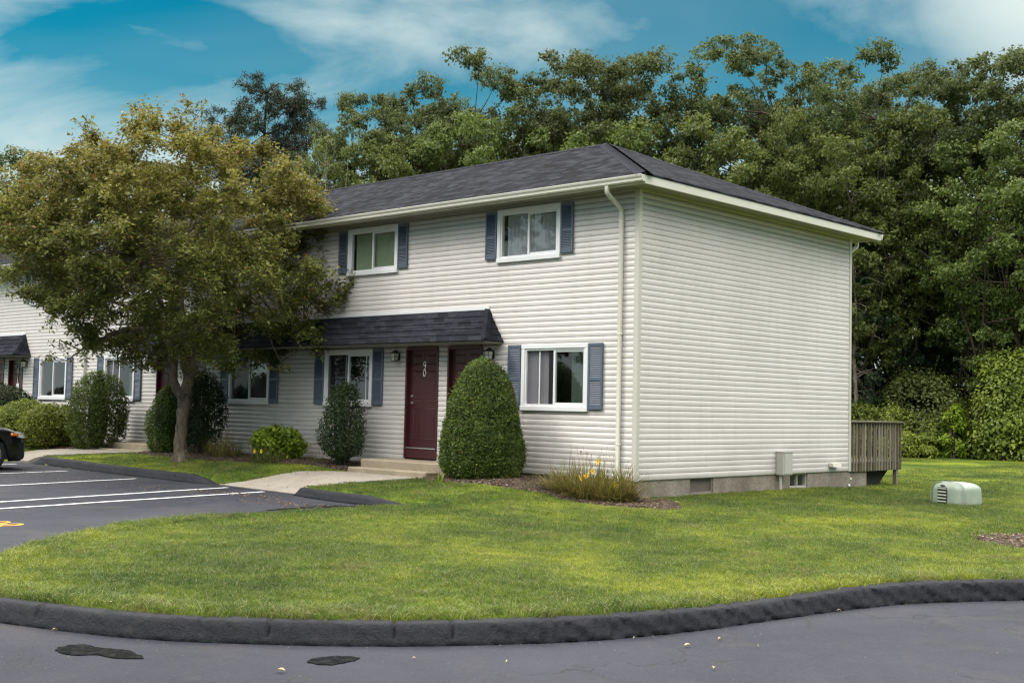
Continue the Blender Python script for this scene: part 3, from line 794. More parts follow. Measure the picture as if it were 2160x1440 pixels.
# doors
digits_strokes = {
 '9': [arcpts(0, .035, .032, .038, 0, 360, 20), [(.032, .035), (.030, .0), (.018, -.045), (-.012, -.07)]],
 '0': [arcpts(0, 0, .034, .062, 0, 360, 24)],
 '8': [arcpts(0, .03, .026, .03, 0, 360, 16), arcpts(0, -.03, .03, .032, 0, 360, 16)],
 '2': [[(-.03, .035), (-.018, .055), (.005, .062), (.026, .048), (.028, .025), (.01, -.01), (-.03, -.06), (.033, -.06)]],
 '1': [[(-.015, .04), (.005, .062), (.005, -.06)]],
}
def door(a, b, nums=None, lever=-1):
    z0, z1 = DZ; f = .045; yb = .07
    s = MB()
    a2, b2, zt, zb = a+f, b-f, z1-f, .37
    pw = (b2-a2)
    # slab with six raised panels
    s.box(a2, b2, yb, yb+.045, zb, zt)
    cx = (a2+b2)/2
    rows = [(zb+.16, zb+.80), (zb+.93, zb+1.58), (zb+1.70, zb+1.90)]
    for (p, q) in rows:
        for (u, v) in ((a2+.11, cx-.05), (cx+.05, b2-.11)):
            # raised moulding ring and raised field
            for (m0, m1, yy) in ((0, .018, .010), (.038, None, .007)):
                if m1 is not None:
                    s.add([(u, yb-.0005, p), (v, yb-.0005, p), (v, yb-.0005, q), (u, yb-.0005, q), (u+.012, yb-yy, p+.012), (v-.012, yb-yy, p+.012), (v-.012, yb-yy, q-.012), (u+.012, yb-yy, q-.012),
                           (u+.026, yb-.0005, p+.026), (v-.026, yb-.0005, p+.026), (v-.026, yb-.0005, q-.026), (u+.026, yb-.0005, q-.026)],
                          [(0, 1, 5, 4), (1, 2, 6, 5), (2, 3, 7, 6), (3, 0, 4, 7), (4, 5, 9, 8), (5, 6, 10, 9), (6, 7, 11, 10), (7, 4, 8, 11)])
                else:
                    s.bbox(u+m0, v-m0, yb-yy, yb+.005, p+m0, q-m0, .006)
    d = s.build('door', M['maroon'], bld)
    fr = MB()
    fr.bbox(a, a+f, -.034, .10, z0, z1, .005); fr.bbox(b-f, b, -.034, .10, z0, z1, .005); fr.bbox(a+f+.001, b-f-.001, -.034, .10, z1-f, z1+.035, .005)
    fr.bbox(a+f+.001, b-f-.001, -.012, .09, z0, .335, .006)
    fr.build('door_frame', M['maroon'], d)
    MB().bbox(a+f-.01, b-f+.01, -.022, .10, .338, .366, .006).build('threshold', M['silver'], d)
    th = MB(); hx = a2+.075 if lever < 0 else b2-.075
    th.tube([(hx, yb, 1.28), (hx, yb-.012, 1.28)], .032, 14); th.tube([(hx, yb-.01, 1.28), (hx, yb-.055, 1.28), (hx+.015, yb-.062, 1.28), (hx+.11, yb-.058, 1.278)], [.013, .012, .012, .009], 8)
    th.build('handle', M['silver'], d, True)
    db = MB(); db.tube([(hx, yb, 1.42), (hx, yb-.022, 1.42)], [.030, .024], 14); db.build('deadbolt', M['silver'], d, True)
    if nums:
        nb = MB(); sc_ = 1.12 if len(nums) == 2 else .8
        for k, ch in enumerate(nums):
            zc = 2.09-k*.135*sc_-.04
            for st in digits_strokes[ch]: nb.tube([(cx+u*sc_*.95, yb-.013, zc+v*sc_) for u, v in st], .0095, 6)
        nb.build('house_number', M['digit'], d)
    return d
door(*DR[0], nums='90'); door(*DR[1]); door(*DR[2]); door(*DR[3]); dC = door(*DR[4], nums='9218'); door(*DR[5])
cxp = (DR[4][0]+DR[4][1])/2
MB().box(cxp-.07, cxp+.11, .052, .055, 1.38, 1.66).build('paper_notice', M['paper'], dC)
# entry lanterns
def lantern(x, z=2.26):
    l = MB(); y = -.135
    l.bbox(x-.05, x+.05, -.034, -.019, z-.1, z+.06, .004)
    l.tube([(x, -.03, z+.05), (x, -.08, z+.11), (x, y, z+.12), (x, y, z+.10)], .008, 6)
    def ring(h, w): return [(x-w, y-w, h), (x+w, y-w, h), (x+w, y+w, h), (x-w, y+w, h)]
    l.add(ring(z+.045, .074)+ring(z+.105, .018), [(0, 1, 5, 4), (1, 2, 6, 5), (2, 3, 7, 6), (3, 0, 4, 7), (0, 3, 2, 1), (4, 5, 6, 7)])
    for sx in (-1, 1):
        for sy in (-1, 1): l.tube([(x+sx*.060, y+sy*.060, z+.045), (x+sx*.046, y+sy*.046, z-.105)], .006, 4)
    l.box(x-.052, x+.052, y-.052, y+.052, z-.118, z-.103)
    l.tube([(x-.058, y-.058, z-.03), (x+.058, y-.058, z-.03)], .004, 4); l.tube([(x+.058, y-.058, z-.03), (x+.058, y+.058, z-.03)], .004, 4)
    o = l.build('lantern', M['black'], bld)
    g = MB(); g.add(ring(z-.10, .043)+ring(z+.043, .057), [(0, 1, 5, 4), (1, 2, 6, 5), (2, 3, 7, 6), (3, 0, 4, 7)])
    g.build('lamp_glass', M['lampglass'], o)
    b = MB(); b.tube([(x, y, z-.08), (x, y, z+.01)], .012, 8); b.build('bulb', M['paper'], o)
M['lampglass'] = simple('frosted_lamp_glass', (.45, .45, .38), .25, .08, 8.)
for x in (-6.24, -3.50, -13.2, -16.0, -23.2, -25.95): lantern(x)
# entry canopies
def canopy(xr, xl, first):
    """shingled skirt roof: top on the wall, splayed ends"""
    zt, zb, pr = 3.12, 2.50, .52; sp = .40
    # rows of shingles as overlapping steps
    nrow = 5; s = MB()
    for k in range(nrow):
        f0, f1 = k/nrow, (k+1)/nrow+.02
        def P(f, lift):
            y = -pr*f-.022-lift*.5; z = zt-(zt-zb)*f+lift*.5
            return (xl-sp*f, xr+sp*f, y, z)
        a = P(f0, .0); b = P(f1, .026); c = P(f1, .006)
        e = .02
        s.add([(a[0], a[2], a[3]), (a[1], a[2], a[3]), (b[1], b[2], b[3]), (b[0], b[2], b[3]), (c[0], c[2], c[3]-.012), (c[1], c[2], c[3]-.012),
               (a[1]-0*e, -.02, a[3]), (b[1]+.012, -.02, b[3]), (a[0], -.02, a[3]), (b[0]-.012, -.02, b[3]), (c[1], -.02, c[3]-.012), (c[0], -.02, c[3]-.012)],
              [(0, 1, 2, 3), (3, 2, 5, 4), (1, 6, 7, 2), (0, 3, 9, 8), (2, 7, 10, 5), (3, 4, 11, 9)])
    o = s.build('entry_canopy', M['shingle_front'], bld)
    for sx, X0 in ((1, xr), (-1, xl)):
        cap = MB()
        for k in range(4):
            f0, f1 = k/4, (k+1)/4
            q = []
            for f in (f0, f1+.02):
                x = X0+sx*sp*f; y = -pr*f-.022; z = zt-(zt-zb)*f+.028+(.01 if f == f0 else .018)
                q += [(x-sx*.10, y-.006, z), (x+sx*.008, y+.0, z-.004), (x+sx*.012, y+.10, z-.012)]
            cap.add(q, [(0, 1, 4, 3), (1, 2, 5, 4)])
        cap.build('ridge_cap', M['shingle_front'], o)
    so = MB()
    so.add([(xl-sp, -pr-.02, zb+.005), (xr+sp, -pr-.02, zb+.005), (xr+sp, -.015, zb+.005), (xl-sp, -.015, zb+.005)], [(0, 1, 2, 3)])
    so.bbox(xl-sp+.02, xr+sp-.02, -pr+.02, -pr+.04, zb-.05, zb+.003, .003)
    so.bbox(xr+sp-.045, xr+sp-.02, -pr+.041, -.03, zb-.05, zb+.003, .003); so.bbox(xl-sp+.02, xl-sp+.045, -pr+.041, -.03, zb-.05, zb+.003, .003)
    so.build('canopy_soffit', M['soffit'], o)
    MB().bbox(xl-.02, xr+.02, -.034, -.015, zt+.005, zt+.075, .004).build('flashing', M['white'], o)
M['shingle_front'] = m_shingle('shingles_canopy', (1, 1, 0), (0, -.64, -.77), .36, .2)
canopy(-3.63, -9.35, 1); canopy(-10.1, -15.85, 0); canopy(-23.37, -29.1, 0)

# main roof
OV = .48; EZ = 5.28; RZ = 7.10; yr = D/2; xr = -yr
slope = (RZ-EZ)/(yr+OV); sl = math.hypot(1, slope)
M['shingle_f'] = m_shingle('shingles_roof_front', (1, 0, 0), (0, 1/sl, slope/sl), .25)
M['shingle_s'] = m_shingle('shingles_roof_side', (0, 1, 0), (-1/sl, 0, slope/sl), .27)
E1 = [(-LEN-OV-.02, -OV-.02), (OV+.02, -OV-.02), (OV+.02, D+OV+.02), (-LEN-OV-.02, D+OV+.02)]
A, B = (-LEN+yr, yr, RZ), (xr, yr, RZ); th = .03
c = [(x, y, EZ) for x, y in E1]
rf = MB().add([c[0], c[1], B, A, c[2], c[3]], [(0, 1, 2, 3), (4, 5, 3, 2)])
rf.add([(c[0][0], c[0][1], EZ-th), (c[1][0], c[1][1], EZ-th), c[1], c[0]], [(0, 1, 2, 3)])
roof = rf.build('roof', M['shingle_f'], bld)
rs = MB().add([c[1], c[2], B], [(0, 1, 2)])
rs.add([(c[1][0], c[1][1], EZ-th), (c[2][0], c[2][1], EZ-th), c[2], c[1]], [(0, 1, 2, 3)])
rs.build('hip_slope', M['shingle_s'], roof)
MB().add([c[3], c[0], A], [(0, 1, 2)]).build('hip_slope', M['shingle_s'], roof)
def capline(p, q, name, mat, off=.018, w=.15):
    p, q = np.array(p), np.array(q); L = np.linalg.norm(q-p); t = (q-p)/L; n = int(L/.16); s = MB()
    side = np.cross(t, (0, 0, 1)); side /= np.linalg.norm(side); up = np.cross(side, t)
    drop = .30 if abs(t[2]) > .1 else .40
    for k in range(n):
        a = p+t*(L*k/n); b = p+t*(L*(k+1)/n+.02)
        la, lb = off+.002, off+.014
        if abs(t[2]) > .1 and t[2] > 0: la, lb = lb, la
        vs = []
        for pt, l in ((a, la), (b, lb)):
            vs += [pt+side*w+up*(.003+l*.25-drop*w), pt+up*l, pt-side*w+up*(.003+l*.25-drop*w)]
        s.add(vs, [(0, 1, 4, 3), (1, 2, 5, 4), (3, 4, 1, 0)][:2]+[(0, 3, 4, 1)][:0])
    return s.build(name, mat, roof)
M['cap'] = simple('cap_shingle', (.032, .033, .042), .95, .35, 5., spec=.05)
capline(A, B, 'ridge_cap', M['cap'])
capline(c[1], B, 'hip_cap', M['cap'], .012, .17); capline(c[2], B, 'hip_cap', M['cap'], .016, .15); capline(c[0], A, 'hip_cap', M['cap'], .016, .15)
# fascia, soffit, gutter
fs = MB()
fs.bbox(OV-.02, OV+.004, -OV+.004, D+OV, 5.10, EZ-.032, .003)
fs.bbox(-LEN-OV, OV-.021, D+OV-.02, D+OV, 5.10, EZ-.032, .003)
fs.bbox(-LEN-OV, OV-.021, -OV+.004, -OV+.02, 5.10, EZ-.032, .003)
fs.bbox(-LEN-OV-.004, -LEN-OV+.02, -OV+.021, D+OV-.021, 5.10, EZ-.032, .003)
fs.build('fascia', M['cream'], bld)
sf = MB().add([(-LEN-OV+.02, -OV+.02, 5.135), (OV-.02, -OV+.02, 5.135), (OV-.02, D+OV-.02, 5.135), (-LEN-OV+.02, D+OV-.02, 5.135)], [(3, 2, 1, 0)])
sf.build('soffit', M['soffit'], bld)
gp = [(-OV+.003, 5.245), (-OV+.003, 5.135), (-OV-.065, 5.130), (-OV-.085, 5.150), (-OV-.088, 5.185), (-OV-.108, 5.215), (-OV-.116, 5.238), (-OV-.116, 5.252), (-OV-.104, 5.252), (-OV-.10, 5.225), (-OV-.078, 5.19), (-OV-.07, 5.15), (-OV-.01, 5.148), (-OV-.008, 5.245)]
g = MB(); g.extrude(gp, 'x', -LEN-OV, OV+.0)
g.extrude([(-OV+.003, 5.245), (-OV+.003, 5.135), (-OV-.065, 5.130), (-OV-.085, 5.150), (-OV-.116, 5.245)], 'x', OV+.001, OV+.005)
gut = g.build('gutter', M['cream'], bld)
gp2 = [(2*D/2*2-0-(u)-D if False else D-u, v) for u, v in gp]
MB().extrude(gp2, 'x', -LEN-OV, OV).build('gutter', M['cream'], bld)
def downspout(x, y0, s=-1, z_end=-.15, kx=0):
    d = MB()
    yg = y0+s*(OV+.045); yw = y0+s*.065
    pts = [(x+kx, yg, 5.13), (x+kx, yg, 5.03), (x+kx*.9, yg-s*.04, 4.99), (x, yw+s*.03, 4.80), (x, yw, 4.74), (x, yw, z_end+.1), (x, yw+s*.03, z_end+.03), (x, yw+s*.22, z_end)]
    w, h = .036, .027
    def ring(p, tt):
        tt = np.array(tt); tt = tt/np.linalg.norm(tt); u = np.array([1., 0, 0]); v = np.cross(tt, u); v /= np.linalg.norm(v)
        p = np.array(p); q = []
        for a, b in ((-w, -h*.8), (-w*.8, -h), (w*.8, -h), (w, -h*.8), (w, h*.8), (w*.8, h), (-w*.8, h), (-w, h*.8)): q.append(p+u*a+v*b)
        return q
    vs = []; n = len(pts)
    for i, p in enumerate(pts):
        t = np.array(pts[min(i+1, n-1)])-np.array(pts[max(i-1, 0)]); vs += ring(p, t)
    d.add(vs, [(i*8+k, i*8+(k+1) % 8, (i+1)*8+(k+1) % 8, (i+1)*8+k) for i in range(n-1) for k in range(8)]+[tuple(range(8)), tuple(range((n-1)*8, n*8))])
    for z in (4.55, 2.55, .6): d.bbox(x-.046, x+.046, min(y0+s*.021, yw+s*.031), max(y0+s*.021, yw+s*.031), z, z+.028, .003)
    return d.build('downspout', M['cream'], bld, True)
downspout(-.345, 0, -1, -.22, .03); downspout(-19.57, 0, -1, -.08); downspout(-.12, D, 1, -.2)
# a few leaky joints: side gutter end pieces, meter box, conduit, vent hood, hose outlet
mbx = MB(); mbx.bbox(.022, .20, 4.62, 4.98, -.02, .44, .012); mbx.bbox(.201, .209, 4.65, 4.95, .01, .40, .006); mbx.bbox(.015, .215, 4.61, 4.99, .441, .456, .004)
mt_ = mbx.build('meter_box', M['greybox'], bld)
cd = MB(); cd.tube([(.09, 4.69, -.02), (.09, 4.69, -.40)], .028, 12); cd.tube([(.09, 4.69, -.30), (.09, 4.69, -.32)], .036, 12); cd.build('conduit', M['greybox'], mt_, True)
vh = MB(); vh.add([(.02, 6.78, .10), (.02, 7.13, .10), (.02, 6.78, .19), (.02, 7.13, .19), (.14, 6.78, .10), (.14, 7.13, .10), (.12, 6.78, .17), (.12, 7.13, .17)],
                  [(0, 2, 6, 4), (1, 5, 7, 3), (2, 3, 7, 6), (4, 6, 7, 5)])
vo = vh.build('vent_hood', M['cream'], bld)
MB().box(.03, .035, 6.80, 7.11, .105, .165).build('vent_opening', M['black'], vo)
cp = MB(); cp.tube([(-.004, 7.70, -.33), (.03, 7.72, -.33)], [.035, .03], 12); cp.build('drain_cap', M['white'], bld, True)

# ------------------------------------------------------------------ door steps
def steps(x0, x1, lab, name='concrete_steps', low=(0, 0)):
    e = empty(name, (0, 0, 0)); tag(e, lab, 'steps', 'concrete door steps')
    MB().bbox(x0, x1, -.92, -.03, -.4, .12, .018).build('tread', M['step'], e)
    MB().bbox(x0+low[0], x1+low[1], -1.26, -.921, -.45, -.035, .018).build('tread', M['step'], e)
steps(-6.32, -3.45, 'two low concrete steps below the open maroon door numbered 90, half hidden by the big clipped yew', low=(.0, -.55))
bpy.data.objects['concrete_steps']['label'] = 'two low concrete steps below the maroon door numbered 90, beside the big clipped yew'
steps(-16.55, -13.0, 'two low concrete steps left of the small tree, by the round clipped yew', low=(-.5, .3))

# ------------------------------------------------------------------ deck
dk = empty('wooden_deck', (-1.5, 9, 0)); tag(dk, 'weathered grey wooden deck with baluster railing behind the building', 'deck')
def dpart(mb, name, mat=M['wood']):
    o = mb.build(name, mat, dk); o.location = (1.5, -9, 0); return o
X1 = -.02; X0 = -4.2; Y0 = D+.06; Y1 = 10.35
f = MB()
for i in range(17):
    y = Y0+.02+i*(Y1-Y0-.05)/17; f.bbox(X0, X1-.02, y, y+(Y1-Y0-.05)/17-.008, .145, .175, .004)
dpart(f, 'deck_boards')
j = MB(); j.bbox(X0, X1-.021, Y1-.10, Y1-.06, -.04, .143, .004); j.bbox(X1-.075, X1-.035, Y0, Y1-.101, -.04, .143, .004); j.bbox(X0, X0+.04, Y0, Y1-.101, -.04, .143, .004)
for x in np.arange(X0+.5, X1-.3, .5): j.box(x, x+.038, Y0, Y1-.101, -.03, .143)
dpart(j, 'joists')
t = MB(); t.bbox(X1-.09, X1+.045, Y0-.02, Y1+.02, 1.055, 1.09, .005); dpart(t, 'top_rail')
t = MB(); t.bbox(X0, X1-.091, Y1-.115, Y1+.02, 1.055, 1.09, .005); dpart(t, 'top_rail')
rr = MB(); rr.bbox(X1-.072, X1-.035, Y0, Y1-.05, .965, 1.053, .004); dpart(rr, 'rail'); rr = MB(); rr.bbox(X0, X1-.08, Y1-.10, Y1-.062, .965, 1.053, .004); dpart(rr, 'rail')
first = None
nb = 19
for i in range(nb):
    y = Y0+.06+i*(Y1-Y0-.12)/(nb-1); b = MB(); b.bbox(X1-.033, X1+.002, -.018, .018, -.035, 1.052, .004)
    o = dpart(b, 'baluster'); o.location = (1.5, y-9, random.uniform(-.006, .006)); o.rotation_euler = (random.uniform(-.006, .006), 0, random.uniform(-.1, .1))
for i in range(30):
    x = X0+.06+i*(X1-X0-.2)/29; b = MB(); b.bbox(-.018, .018, Y1-.06, Y1-.024, -.035, 1.052, .004)
    o = dpart(b, 'baluster'); o.location = (1.5+x, -9, random.uniform(-.006, .006))
for x, y in ((X1-.14, Y1-.2), (X0+.1, Y1-.2), (X1-.14, Y0+.02)):
    b = MB(); b.bbox(x, x+.09, y, y+.09, -.6, 1.05, .004); dpart(b, 'post')
b = MB(); b.bbox(-.62, -.10, Y0, 8.75, -.7, -.04, .02); dpart(b, 'footing_wall', M['foundation'])
b = MB(); b.extrude([(8.8, .14), (10.2, .14), (10.2, .0), (9.6, -.42), (8.8, -.42)], 'x', -.32, -.27); dpart(b, 'underdeck_shade', M['core'])  # near-black panel added to stand in for the shade under the deck

# ------------------------------------------------------------------ pad mounted transformer / utility cabinet
tb = empty('utility_cabinet', (3.60, 5.0, -.40), R(-20)); tag(tb, 'pale green rounded fibreglass utility cabinet with louvres standing on the lawn', 'utility box')
def superbox(w, d, h, n=4.5, nu=48, nv=14, taper=.94):
    V = []; F = []
    for j in range(nv+1):
        tj = j/nv
        if tj < .55: zz = tj/.55*(h*.62); k = 1-(1-taper)*(zz/h)
        else:
            a = (tj-.55)/.45*math.pi/2; zz = h*.62+h*.38*math.sin(a)**.9; k = (1-(1-taper)*.62)*(1-.93*(1-math.cos(a))**1.25)
        for i in range(nu):
            t = 2*math.pi*i/nu; c_, s_ = math.cos(t), math.sin(t)
            V.append((w/2*k*math.copysign(abs(c_)**(2/n), c_), d/2*k*math.copysign(abs(s_)**(2/n), s_), zz))
    for j in range(nv):
        for i in range(nu): F.append((j*nu+i, j*nu+(i+1) % nu, (j+1)*nu+(i+1) % nu, (j+1)*nu+i))
    F.append(tuple(range(nv*nu, (nv+1)*nu)))
    return V, F
t = NT('pale_green_fibreglass'); p_ = t.pos(True)
z_ = t.n('ShaderNodeSeparateXYZ', Vector=p_).outputs[2]
cc = t.ramp(t.noise(p_, 5, 4, .6), [(.3, (.25, .30, .245)), (.7, (.31, .355, .30))])
cc = t.mix(t.ramp(t.math('ADD', z_, t.math('MULTIPLY', t.noise(p_, 9, 4), .12)), [(.06, .7), (.16, 0.)]), cc, (.15, .12, .08))
M['green'] = t.done(t.bsdf(cc, .42, 0, None, .5))
m_ = MB(); V, F = superbox(.76, .66, .44); m_.add(V, F); ob = m_.build('cabinet', M['green'], tb, True); ob.location = (0, 0, 0)
# seam ridge running over the cabinet near the front end
sm = MB(); sec = []
for a in np.linspace(0, math.pi, 25):
    c_, s_ = math.cos(a), math.sin(a); n = 4.2
    sec.append((math.copysign(abs(c_)**(2/n), c_)*.413, abs(s_)**(2/n)*.432))
for yy in (-.245, -.215): sm.tube([(u, yy, v+.006) for u, v in sec], .007, 5)
sm.build('seam', M['green'], ob, True)
lv = MB()
for k in range(5):
    z = .05+k*.058; lv.bbox(-.13, .07, -.366+.002*k, -.335, z+.020, z+.044, .004)
lv.build('louvre', simple('pale_louvre', (.50, .55, .45), .4, .05, 9.), ob)
MB().box(-.13, .07, -.356, -.335, .055, .335).build('louvre_gap', M['black'], ob)
lg = MB(); lg.tube([(-.03+.055*math.cos(a), -.316+.0*a, .366+.014*math.sin(a)) for a in np.linspace(0, 2*math.pi, 20)], .006, 5)
lg.tube([(-.075, -.318, .366), (-.04, -.318, .372), (.01, -.318, .36)], .010, 5)
lgo = lg.build('emblem', M['black'], ob)
for o_ in (lgo,): o_.location = (0, -.018, 0)

# ================================================================== vegetation
def unit(v): return v/(np.linalg.norm(v, axis=-1, keepdims=True)+1e-9)
def leaves(P, size, r, out=None, outw=.6, aspect=.5, droop=.25, fold=.25, jit=.35):
    """one folded, pointed leaf (two triangular halves as a 6-vertex strip) at every point"""
    n = len(P); size = size*(1+jit*(r.random(n)*2-1))
    nr = unit(r.normal(size=(n, 3)))
    if out is not None: nr = unit(nr*(1-outw)+unit(out)*outw+np.array([0, 0, .25]))
    tip = r.normal(size=(n, 3)); tip[:, 2] -= droop
    tip = unit(tip-nr*np.sum(tip*nr, 1)[:, None]); sd = np.cross(nr, tip)
    s = size[:, None]; a = aspect*.5
    V = np.stack([P, P+tip*s*.45+sd*s*a+nr*s*fold*a, P+tip*s, P+tip*s*.45-sd*s*a+nr*s*fold*a], 1).reshape(-1, 3)
    F = np.arange(4*n).reshape(n, 4)
    return V, F
def join(parts):
    V = []; F = []; b = 0
    for v, f in parts: V.append(v); F.append(f+b); b += len(v)
    return np.concatenate(V), np.concatenate(F)
def fnoise(P, s, seed):
    r = np.random.default_rng(seed); o = np.zeros(len(P))
    for k in range(6):
        w = r.normal(size=3)*s*(1+.5*k); o += np.sin(P@w+r.random()*6.28)/(1+.5*k)
    return o/2.2
def blob_points(cen, rad, n, r, shell=.55, flat=.8):
    d = unit(r.normal(size=(n, 3))); k = (shell+(1-shell)*r.random(n))[:, None]
    d2 = d*np.array([1, 1, flat]); return cen+d2*rad*k, d

def tree_mesh(seed, H=16., crad=4.2, cbase=.28, ncl=60, clr=(.5, 1.4), nl=300, lsize=.19, shape='oak', trunk_r=.22, leafaspect=.6, nlimb=11, gap=.0):
    r = np.random.default_rng(seed); tr = MB()
    n = 9; lean = r.normal(size=2)*.03*H; top = .64 if shape == 'oak' else .97
    pts = np.array([[lean[0]*t*t+math.sin(t*5+seed)*.15, lean[1]*t*t+math.cos(t*4+seed)*.15, -.3+t*H*top] for t in np.linspace(0, 1, n)])
    rad = trunk_r*(1-np.linspace(0, 1, n))**.7+.03; rad[0] *= 1.35
    tr.tube(pts, list(rad), 9)
    zc, rz = H*(cbase+1)/2, H*(1-cbase)/2
    def env(d):
        """distance from the crown centre to its lobed outline along direction d"""
        if shape == 'oak':
            e = np.array([crad, crad, rz]); k = 1/np.linalg.norm(d/e); w = fnoise(d[None]*2.3, 1., seed)[0]
            return k*(1+.16*w)*(1.06 if d[2] > 0 else .96)
        return 0
    nodes = [p for p in pts[2:]]; nrad = list(rad[2:])
    for k in range(nlimb):
        if shape != 'oak': break
        a = k*2.4+r.random()*.6; el = r.uniform(-.35, 1.2); d = np.array([math.cos(a)*math.cos(el), math.sin(a)*math.cos(el), math.sin(el)])
        e = np.array([0, 0, zc])+d*env(d)*.55
        t0 = min(.9, max(.25, (e[2]/H-.28)*.75)); j = t0*(n-1); q = pts[int(j)]
        m1 = q*.6+e*.4+np.array([0, 0, -.04*H])+r.normal(size=3)*.25; m2 = q*.25+e*.75+r.normal(size=3)*.3
        L_ = [q, (q+m1)/2+r.normal(size=3)*.1, m1, (m1+m2)/2+r.normal(size=3)*.2, m2, e]
        R_ = [.10, .085, .07, .055, .035, .015]; tr.tube(L_, [x*trunk_r/.22 for x in R_], 6, cap=False)
        nodes += L_[2:]; nrad += R_[2:]
    nodes = np.array(nodes); cl = []
    tries = 0; CP_ = np.zeros((ncl+1, 3)); CR_ = np.zeros(ncl+1)
    while len(cl) < ncl and tries < 5000:
        tries += 1
        R_ = clr[0]+(clr[1]-clr[0])*r.random()**1.1
        if shape == 'oak':
            v_ = unit(r.normal(size=3))*(1-.5*r.random()**1.5); q_ = v_*np.array([crad, crad, rz]); d = unit(q_); nv_ = np.linalg.norm(v_)
            k = env(d)*nv_; p = np.array([0, 0, zc])+d*max(.1, k-R_*.6*nv_)
            if gap and fnoise(p[None]*.55, 1., seed+9)[0] < gap: continue
        elif shape == 'pine':
            z = cbase+(1-cbase)*r.random(); a = r.random()*6.283; k = r.random()**.5*crad*((1-z)**.5*.8+.35*(z > .5)); p = np.array([math.cos(a)*k, math.sin(a)*k, z*H-R_*.5])
        else:
            z = cbase+(1-cbase)*r.random()**1.2; u = (z-cbase)/(1-cbase); a = r.random()*6.283; k = crad*((1-u)**.8*.95+.05)*r.random()**.45; p = np.array([math.cos(a)*k, math.sin(a)*k, z*H])
        if cl and (np.sqrt(((CP_[:len(cl)]-p)**2).sum(1)) < (R_+CR_[:len(cl)])*.40).any(): continue
        CP_[len(cl)] = p; CR_[len(cl)] = R_; cl.append((p, R_))
    nb_ = [int((np.sqrt(((CP_[:len(cl)]-p)**2).sum(1)) < (R_+CR_[:len(cl)])*.92).sum()) for p, R_ in cl]
    cl = [c_ for c_, n_ in zip(cl, nb_) if n_ >= 3]
    parts = []
    for i, (p, R_) in enumerate(cl):
        dd = np.linalg.norm((nodes-p)*np.array([1, 1, 1.4])-np.array([0, 0, -.3]), axis=1); q = nodes[np.argmin(dd)]
        mid = (q+p)/2+r.normal(size=3)*.15
        if np.linalg.norm(q-p) < 2.6: tr.tube([q, mid, p], [.035, .024, .012], 4, cap=False)
        for _ in range(3):
            e = p+unit(r.normal(size=3))*R_*.45; tr.tube([p, (p+e)/2+r.normal(size=3)*.1, e], [.014, .010, .005], 3, cap=False)
        m_ = int(nl*(R_/clr[1])**2)+20; ns = 9
        for _ in range(ns):
            c_ = p+unit(r.normal(size=3))*R_*.70*r.random()**.35*np.array([1, 1, .62])
            P, d = blob_points(c_, R_*r.uniform(.28, .5), m_//ns, r, .1, .6)
            parts.append(leaves(P, lsize, r, d+np.array([0, 0, .6]), .45, leafaspect, .3, .3, .45))
    V, F = join(parts)
    return tr, V, F

TREES = {}
def proto_tree(key, names, mats, **kw):
    tr, V, F = tree_mesh(**kw)
    TREES[key] = (names, tr, V, F, mats, kw['H'])
    return key
placed = {}
def place_tree(key, x, y, z, H, label, cat='tree', group=None, rz=0., wid=1.):
    names, tr, V, F, mats, H0 = TREES[key]
    s = H/H0
    if key not in placed:
        e = empty(names[0], (x, y, z)); t_ = tr.build('trunk', mats[0], e, True); c_ = npmesh('crown', V, F, mats[1], e)
        placed[key] = (t_, c_)
    else:
        e = empty(names[0], (x, y, z))
        for src in placed[key]:
            c_ = src.copy(); col.objects.link(c_); c_.parent = e
    e.rotation_euler = (0, 0, rz); e.scale = (s*wid, s*wid, s)
    tag(e, label, cat, group); return e
proto_tree('oakA', ('oak_tree',), (M['darkbark'], M['oak']), seed=11, H=17., crad=4.6, cbase=.22, ncl=152, clr=(.4, 1.45), nl=800, lsize=.15)
proto_tree('oakB', ('oak_tree',), (M['darkbark'], M['oak']), seed=23, H=17., crad=4.3, cbase=.24, ncl=138, clr=(.4, 1.4), nl=780, lsize=.15)
proto_tree('oakC', ('oak_tree',), (M['darkbark'], M['oak2']), seed=37, H=14., crad=4.4, cbase=.16, ncl=118, clr=(.45, 1.35), nl=760, lsize=.15)
proto_tree('spiky', ('broadleaf_tree',), (M['darkbark'], M['oak']), seed=41, H=18., crad=3.7, cbase=.26, ncl=190, clr=(.3, 1.0), nl=420, lsize=.14)
proto_tree('pine', ('pine_tree',), (M['darkbark'], M['pine']), seed=52, H=18., crad=4.3, cbase=.42, ncl=150, clr=(.5, 1.2), nl=800, lsize=.18, shape='pine', leafaspect=.22, trunk_r=.25)
proto_tree('hem', ('hemlock_tree',), (M['darkbark'], M['hemlock']), seed=63, H=11., crad=3.4, cbase=.03, ncl=110, clr=(.5, 1.2), nl=560, lsize=.17, shape='cone', leafaspect=.35)
G0 = -.36
def tree_at(key, px, pytop, dep, label, group='tall oaks of the wood behind the building', rz=0., wid=1., cat='tree', zb=G0):
    q = at(px, pytop, dep); return place_tree(key, q[0], q[1], zb, (q[2]-zb)*((1.07 if px < 1100 else 1.05 if key == 'spiky' else 1.0) if key != 'hem' else 1.), label, cat, group, rz, wid)
OAKG = 'tall oaks of the wood behind the building'
